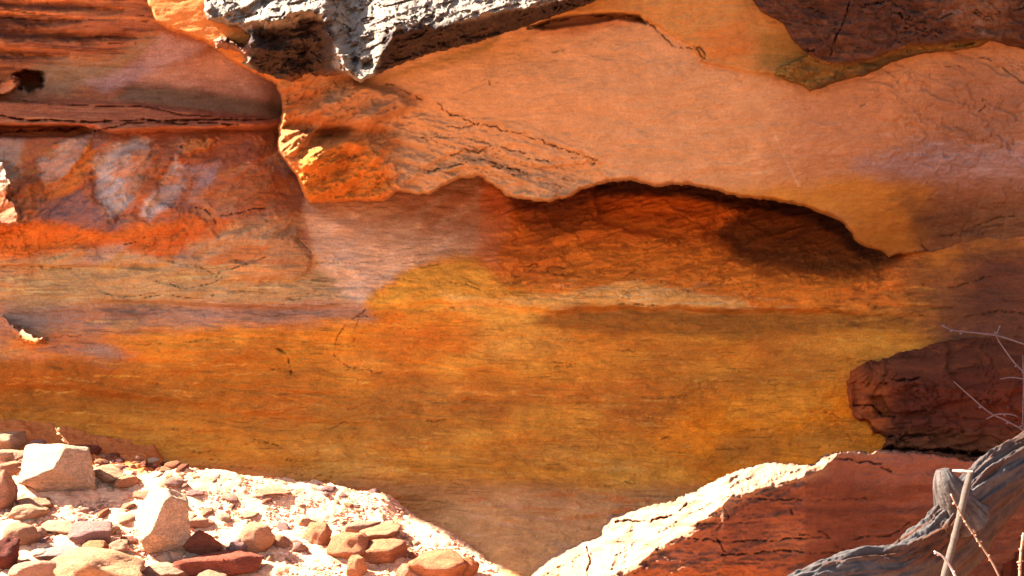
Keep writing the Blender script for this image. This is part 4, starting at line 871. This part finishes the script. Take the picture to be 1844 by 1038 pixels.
def build_gravel():
    P, Fq, Cc = [], [], []; base = 0
    protos = [rock_co(7000+i, lod=1, npl=8, sharp=30, rough=.1) for i in range(14)]
    fa = ICO[1][1]
    rs = np.random.RandomState(91); k = 0
    while k < 11000:
        px = rs.uniform(-60, 960); py = rs.uniform(790, 1060)
        if not on_bank(px, py) : continue
        Yg = None
        s = .0028+.015*rs.beta(1, 5)
        P.append((px, py, s, rs.randint(14), rs.uniform(0, 6.28), rs.uniform(.3, .8))); k += 1
    px = np.array([p[0] for p in P]); py = np.array([p[1] for p in P])
    # foot of each chip, all at once
    yy = np.linspace(-2.6, .4, 260)[None, :]
    X, _, Z = world(px[:, None], py[:, None], yy)
    below = Z < zg(X.ravel(), np.broadcast_to(yy, X.shape).ravel()).reshape(X.shape)
    ii = np.where(below.any(1), below.argmax(1), 259)
    y0 = yy[0][ii]; x0 = X[np.arange(len(P)), ii]; z0 = zg(x0, y0)
    cols = np.array([alb(c) for c in (PALE, TAN, RED, PINK, MAUVE, (210, 156, 116))])
    V, F, C = [], [], []
    for j, (a, b, s, pi_, rz, fl) in enumerate(P):
        p = protos[pi_]*np.array([s, s*.8, s*fl]); c, sn = math.cos(rz), math.sin(rz)
        p = np.stack([p[:, 0]*c-p[:, 1]*sn+x0[j], p[:, 0]*sn+p[:, 1]*c+y0[j], p[:, 2]+z0[j]+s*fl*.4], 1)
        F.append(fa+len(V)*len(p)); V.append(p); C.append(np.tile(cols[rs.randint(6)]*rs.uniform(.85, 1.1), (len(p), 1)))
    o = put('gravel', mesh_from('gravel', np.concatenate(V), np.zeros((0, 4), int), np.concatenate(C), False, np.concatenate(F)), M_SAND)
    tag(o, 'fine gravel and stone chips covering the sunlit bank', 'gravel', kind='stuff')
build_gravel()
print('stones', time.time()-T0)
#%%WOOD
def tube(pts, rad, nseg=10, sub=6, groove=None, ell=1.0, roll=0.0):
    """tapered tube through points (world), Catmull-Rom smoothed, closed ends; returns co, quads, tris, param"""
    P = np.array(pts, float); R = np.array(rad, float); n = len(P)
    Q = np.concatenate([[2*P[0]-P[1]], P, [2*P[-1]-P[-2]]]); out = []; ro = []
    for i in range(n-1):
        p0, p1, p2, p3 = Q[i:i+4]
        for t in np.arange(sub)/sub:
            out.append(.5*((2*p1)+(-p0+p2)*t+(2*p0-5*p1+4*p2-p3)*t*t+(-p0+3*p1-3*p2+p3)*t**3)); ro.append(R[i]*(1-t)+R[i+1]*t)
    out.append(P[-1]); ro.append(R[-1]); out = np.array(out); ro = np.array(ro)
    tg = np.gradient(out, axis=0); tg /= np.linalg.norm(tg, axis=1)[:, None]+1e-9
    up = np.array([0, -1.0, 0]); co = []
    ang = np.arange(nseg)*2*math.pi/nseg
    L = np.concatenate([[0], np.cumsum(np.linalg.norm(np.diff(out, axis=0), axis=1))])
    pa, pl = [], []
    for i in range(len(out)):
        a = np.cross(tg[i], up); a /= np.linalg.norm(a)+1e-9; b = np.cross(a, tg[i])
        a, b = a*math.cos(roll)+b*math.sin(roll), -a*math.sin(roll)+b*math.cos(roll)
        r = np.full(nseg, ro[i])
        if groove is not None: r = r*(1+groove(ang, np.full(nseg, L[i])))
        co.append(out[i]+r[:, None]*(np.cos(ang)[:, None]*a+np.sin(ang)[:, None]*b*ell)); pa.append(ang); pl.append(np.full(nseg, L[i]))
    m = len(out); co = np.concatenate(co)
    i = np.arange(m*nseg).reshape(m, nseg); j = np.roll(i, -1, 1)
    q = np.stack([i[:-1], j[:-1], j[1:], i[1:]], -1).reshape(-1, 4)
    co = np.concatenate([co, [out[0]], [out[-1]]]); e0, e1 = m*nseg, m*nseg+1
    tr = np.concatenate([np.stack([j[0], i[0], np.full(nseg, e0)], 1), np.stack([i[-1], j[-1], np.full(nseg, e1)], 1)])
    return co, q, tr, np.concatenate(pa), np.concatenate(pl)
def wpts(l, Y):
    if np.isscalar(Y): Y = [Y]*len(l)
    return [world(a, b, y) for (a, b), y in zip(l, Y)]
def build_log():
    YL = -2.25; k = S*(YL+DIST)/DIST
    pts = wpts([(1330, 1150), (1430, 1100), (1530, 1062), (1625, 1040), (1700, 990), (1752, 925), (1808, 868), (1880, 815), (1990, 740), (2240, 600), (2480, 500)], [-2.3, -2.3, -2.28, -2.25, -2.22, -2.2, -2.15, -2.1, -2.0, -1.75, -1.5])
    rad = np.array([64, 76, 80, 78, 80, 80, 74, 64, 56, 44, 26])*k
    def gr(a, l):
        tw = a+l*1.1
        return .12*fbm(np.cos(tw)*2.2+5, np.sin(tw)*2.2+l*1.4, 3, 701)+.17*ridge(tw*2.6, l*3.2, 5, 705)+.11*fbm(tw*7, l*8, 5, 709)+.13*fbm(l*5, a*0+1.5, 3, 715)+.10*np.maximum(fbm(np.cos(a)*1.5+l*4, np.sin(a)*1.5+l*2, 3, 717)-.15, 0)*3
    co, q, tr, pa, pl = tube(pts, rad, 150, 34, groove=gr, ell=.42, roll=-.62)
    tw = pa+pl*1.1
    t = sstep(-.15, .35, fbm(tw*2.2, pl*2.0, 4, 721)); C = alb((88, 84, 84))*(1-t[:, None])+alb((92, 56, 34))*t[:, None]
    t = sstep(.05, .4, ridge(tw*3.4, pl*2.2, 4, 705)*-1+.1*fbm(tw*9, pl*9, 3, 730)); C = C*(1-.65*t[:, None])+alb((34, 25, 21))*.65*t[:, None]
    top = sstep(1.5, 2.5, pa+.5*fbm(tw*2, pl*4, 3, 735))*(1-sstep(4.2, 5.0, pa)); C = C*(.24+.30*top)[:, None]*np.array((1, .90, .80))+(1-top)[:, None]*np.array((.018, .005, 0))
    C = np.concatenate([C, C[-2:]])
    root = bpy.data.objects.new('driftwood_log', None); COL.objects.link(root)
    g = world(1530, 1062, -2.28); root.location = (g[0], g[1], .1)
    inv = Matrix.Translation(-Vector(root.location))
    def child(name, co, q, tr, C):
        co = co-np.array(root.location)
        return put(name, mesh_from(name, co, q, C, True, tr), M_WOOD, root)
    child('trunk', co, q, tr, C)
    # broken branch stub standing up from the bend
    pts = wpts([(1735, 930), (1716, 896), (1703, 868), (1697, 846)], [-2.24, -2.28, -2.3, -2.3]); rad = np.array([44, 30, 20, 11])*k
    co, q, tr, pa, pl = tube(pts, rad, 60, 14, groove=lambda a, l: .16*ridge(a*2.2, l*6, 4, 741)+.08*fbm(a*6, l*18, 3, 745))
    t = sstep(-.1, .4, fbm(pa*3, pl*8, 4, 751))[:, None]; C = alb((74, 66, 60))*(1-t)+alb((48, 32, 24))*t
    child('branch_stub', co, q, tr, np.concatenate([C, C[-2:]]))
    tag(root, 'weathered grey driftwood log bending upward, with a broken stub, before the red boulder', 'log')
build_log()
def stick(name, pts, Y, rad_px, col, label, cat, nseg=8, buds=0, seed=0, group=None, sub=8):
    """one stem: a thin tube; buds are little leaf scars along it, part of the stem"""
    Ya = [Y]*len(pts) if np.isscalar(Y) else Y
    k = S*(np.mean(Ya)+DIST)/DIST
    co, q, tr, _, _ = tube(wpts(pts, Ya), np.array(rad_px)*k, nseg, sub, groove=lambda a, l: .25*fbm(a*0+l*40, l*0, 2, 800+seed)+.12*fbm(a*2, l*30, 2, 801+seed))
    if buds:
        rs = np.random.RandomState(seed); P = np.array(wpts(pts, Ya)); cc = [co]; qq = [tr]; b = len(co)
        for j in range(buds):
            t = rs.uniform(0, len(P)-1.001); i = int(t); p = P[i]*(1-t+i)+P[i+1]*(t-i)
            dvec = rs.normal(size=3); dvec[1] *= .4; dvec /= np.linalg.norm(dvec)
            r = rs.uniform(1.6, 3.2)*k
            m = ICO[1][0]*r*np.array([1, 1, .8])+p+dvec*r*1.4
            cc.append(m); qq.append(ICO[1][1]+b); b += len(m)
        co = np.concatenate(cc); tr = np.concatenate(qq)
    o = put(name, mesh_from(name, co, q, None, True, tr), M_TWIG); o.color = (*alb(col), 1)
    tag(o, label, cat, group); return o
GREY = (190, 172, 156)
stick('cane', [(1748, 850), (1740, 880), (1722, 955), (1700, 1040), (1690, 1080)], -2.45, [5.5, 6, 6, 6.4, 6.4], (78, 66, 56), 'straight pale cane leaning against the log below its stub', 'cane', 12)
stick('stem', [(1752, 852), (1730, 849), (1716, 848)], [-2.43, -2.42, -2.40], [4, 3.4, 2], (126, 114, 102), 'short bleached stem lying across the top of the log stub', 'stem')
stick('stem', [(1712, 890), (1735, 935), (1765, 980), (1786, 1012), (1803, 1046)], -2.55, [1.4, 1.6, 1.8, 1.8, 2], (140, 104, 80), 'thorny dry stem slanting down right of the pale cane', 'stem', 6, 16, 3)
stick('stem', [(1682, 993), (1698, 1003), (1712, 1022), (1724, 1046)], -2.6, [1.4, 2, 2.2, 2.4], (170, 150, 136), 'short curved pale stem crossing the foot of the cane', 'stem', 6, 3, 5)
stick('stem', [(1843, 960), (1838, 1000), (1836, 1050)], -2.6, [2, 2.4, 2.6], (150, 112, 84), 'upright knobbly dry stem in the lower right corner', 'stem', 6, 14, 7)
TW = (100, 82, 80)
stick('twig', [(1694, 586), (1720, 596), (1760, 600), (1800, 606), (1850, 622)], -.74, [1.1, 1.2, 1.3, 1.5, 1.6], TW, 'long thin bare twig reaching left, uppermost before the dark outcrop', 'twig', 6, 5, 11)
stick('twig', [(1801, 586), (1795, 606), (1808, 628), (1828, 655), (1850, 676)], -.72, [1.1, 1.3, 1.3, 1.4, 1.6], TW, 'bent thin twig crossing the uppermost twig', 'twig', 6, 4, 12)
stick('twig', [(1717, 687), (1745, 712), (1780, 742), (1812, 758), (1840, 774), (1860, 790)], -.76, [1.0, 1.3, 1.4, 1.5, 1.6, 1.6], TW, 'long straight twig slanting down to the log end', 'twig', 6, 4, 13)
stick('twig', [(1776, 755), (1794, 747), (1815, 746), (1832, 750)], -.78, [.9, 1.2, 1.2, .9], TW, 'short twig crossing the lower slanting twig', 'twig', 6, 2, 14)
stick('twig', [(1802, 683), (1822, 680), (1850, 684)], -.75, [.9, 1.1, 1.2], TW, 'short level twig at the right edge between the two long ones', 'twig', 6, 0, 15)
stick('twig', [(1842, 640), (1843, 700), (1842, 760), (1846, 800)], -.76, [.8, .9, 1.0, 1.1], TW, 'upright twig along the right edge of the outcrop', 'twig', 6, 3, 16)
stick('dry_stalk', [(124, 812), (122, 798), (112, 786), (104, 778), (100, 771)], -.12, [.9, .9, 1.0, 1.0, .8], (206, 160, 110), 'small dry seed stalk at the cliff foot above the upper pale boulder', 'plant', 6, 14, 21)
h0 = hit(492, 966)
stick('broken_stick', [(488, 960), (500, 966), (530, 974), (562, 980)], h0[1]-.03, [6, 7, 7, 4], (206, 160, 128), 'short broken stick with a dark end lying beside the rounded tan boulder', 'stick', 10)
# ------------------------------------------------------------------ light, sky, camera
w = bpy.data.worlds.new('World'); sc.world = w; w.use_nodes = True
nt = w.node_tree; bg = nt.nodes['Background']; sky = nt.nodes.new('ShaderNodeTexSky'); sky.sky_type = 'NISHITA'; sky.sun_disc = False
sky.sun_elevation = math.asin(SUN.z); sky.sun_rotation = math.atan2(SUN.x, SUN.y)
sky.air_density = 1.0; sky.dust_density = 1.0
nt.links.new(sky.outputs[0], bg.inputs[0]); bg.inputs[1].default_value = .06
sd = bpy.data.lights.new('sun', 'SUN'); sd.energy = 5.0; sd.angle = math.radians(.5); sd.color = (1, .95, .87)
so = bpy.data.objects.new('sun', sd); COL.objects.link(so); so.rotation_euler = SUN.to_track_quat('Z', 'Y').to_euler()
cd = bpy.data.cameras.new('camera'); co_ = bpy.data.objects.new('camera', cd); COL.objects.link(co_)
co_.location = (0, -DIST, CZ); co_.rotation_euler = (math.radians(90), 0, 0)
cd.sensor_fit = 'HORIZONTAL'; cd.sensor_width = 36; cd.lens = 36*DIST/5.0; cd.clip_end = 500; cd.clip_start = .05
sc.camera = co_
sc.view_settings.view_transform = 'Standard'; sc.view_settings.look = 'None'; sc.view_settings.exposure = EXPOSURE; sc.view_settings.gamma = 1
sc.cycles.diffuse_bounces = 6; sc.cycles.max_bounces = 10
print('done', time.time()-T0)
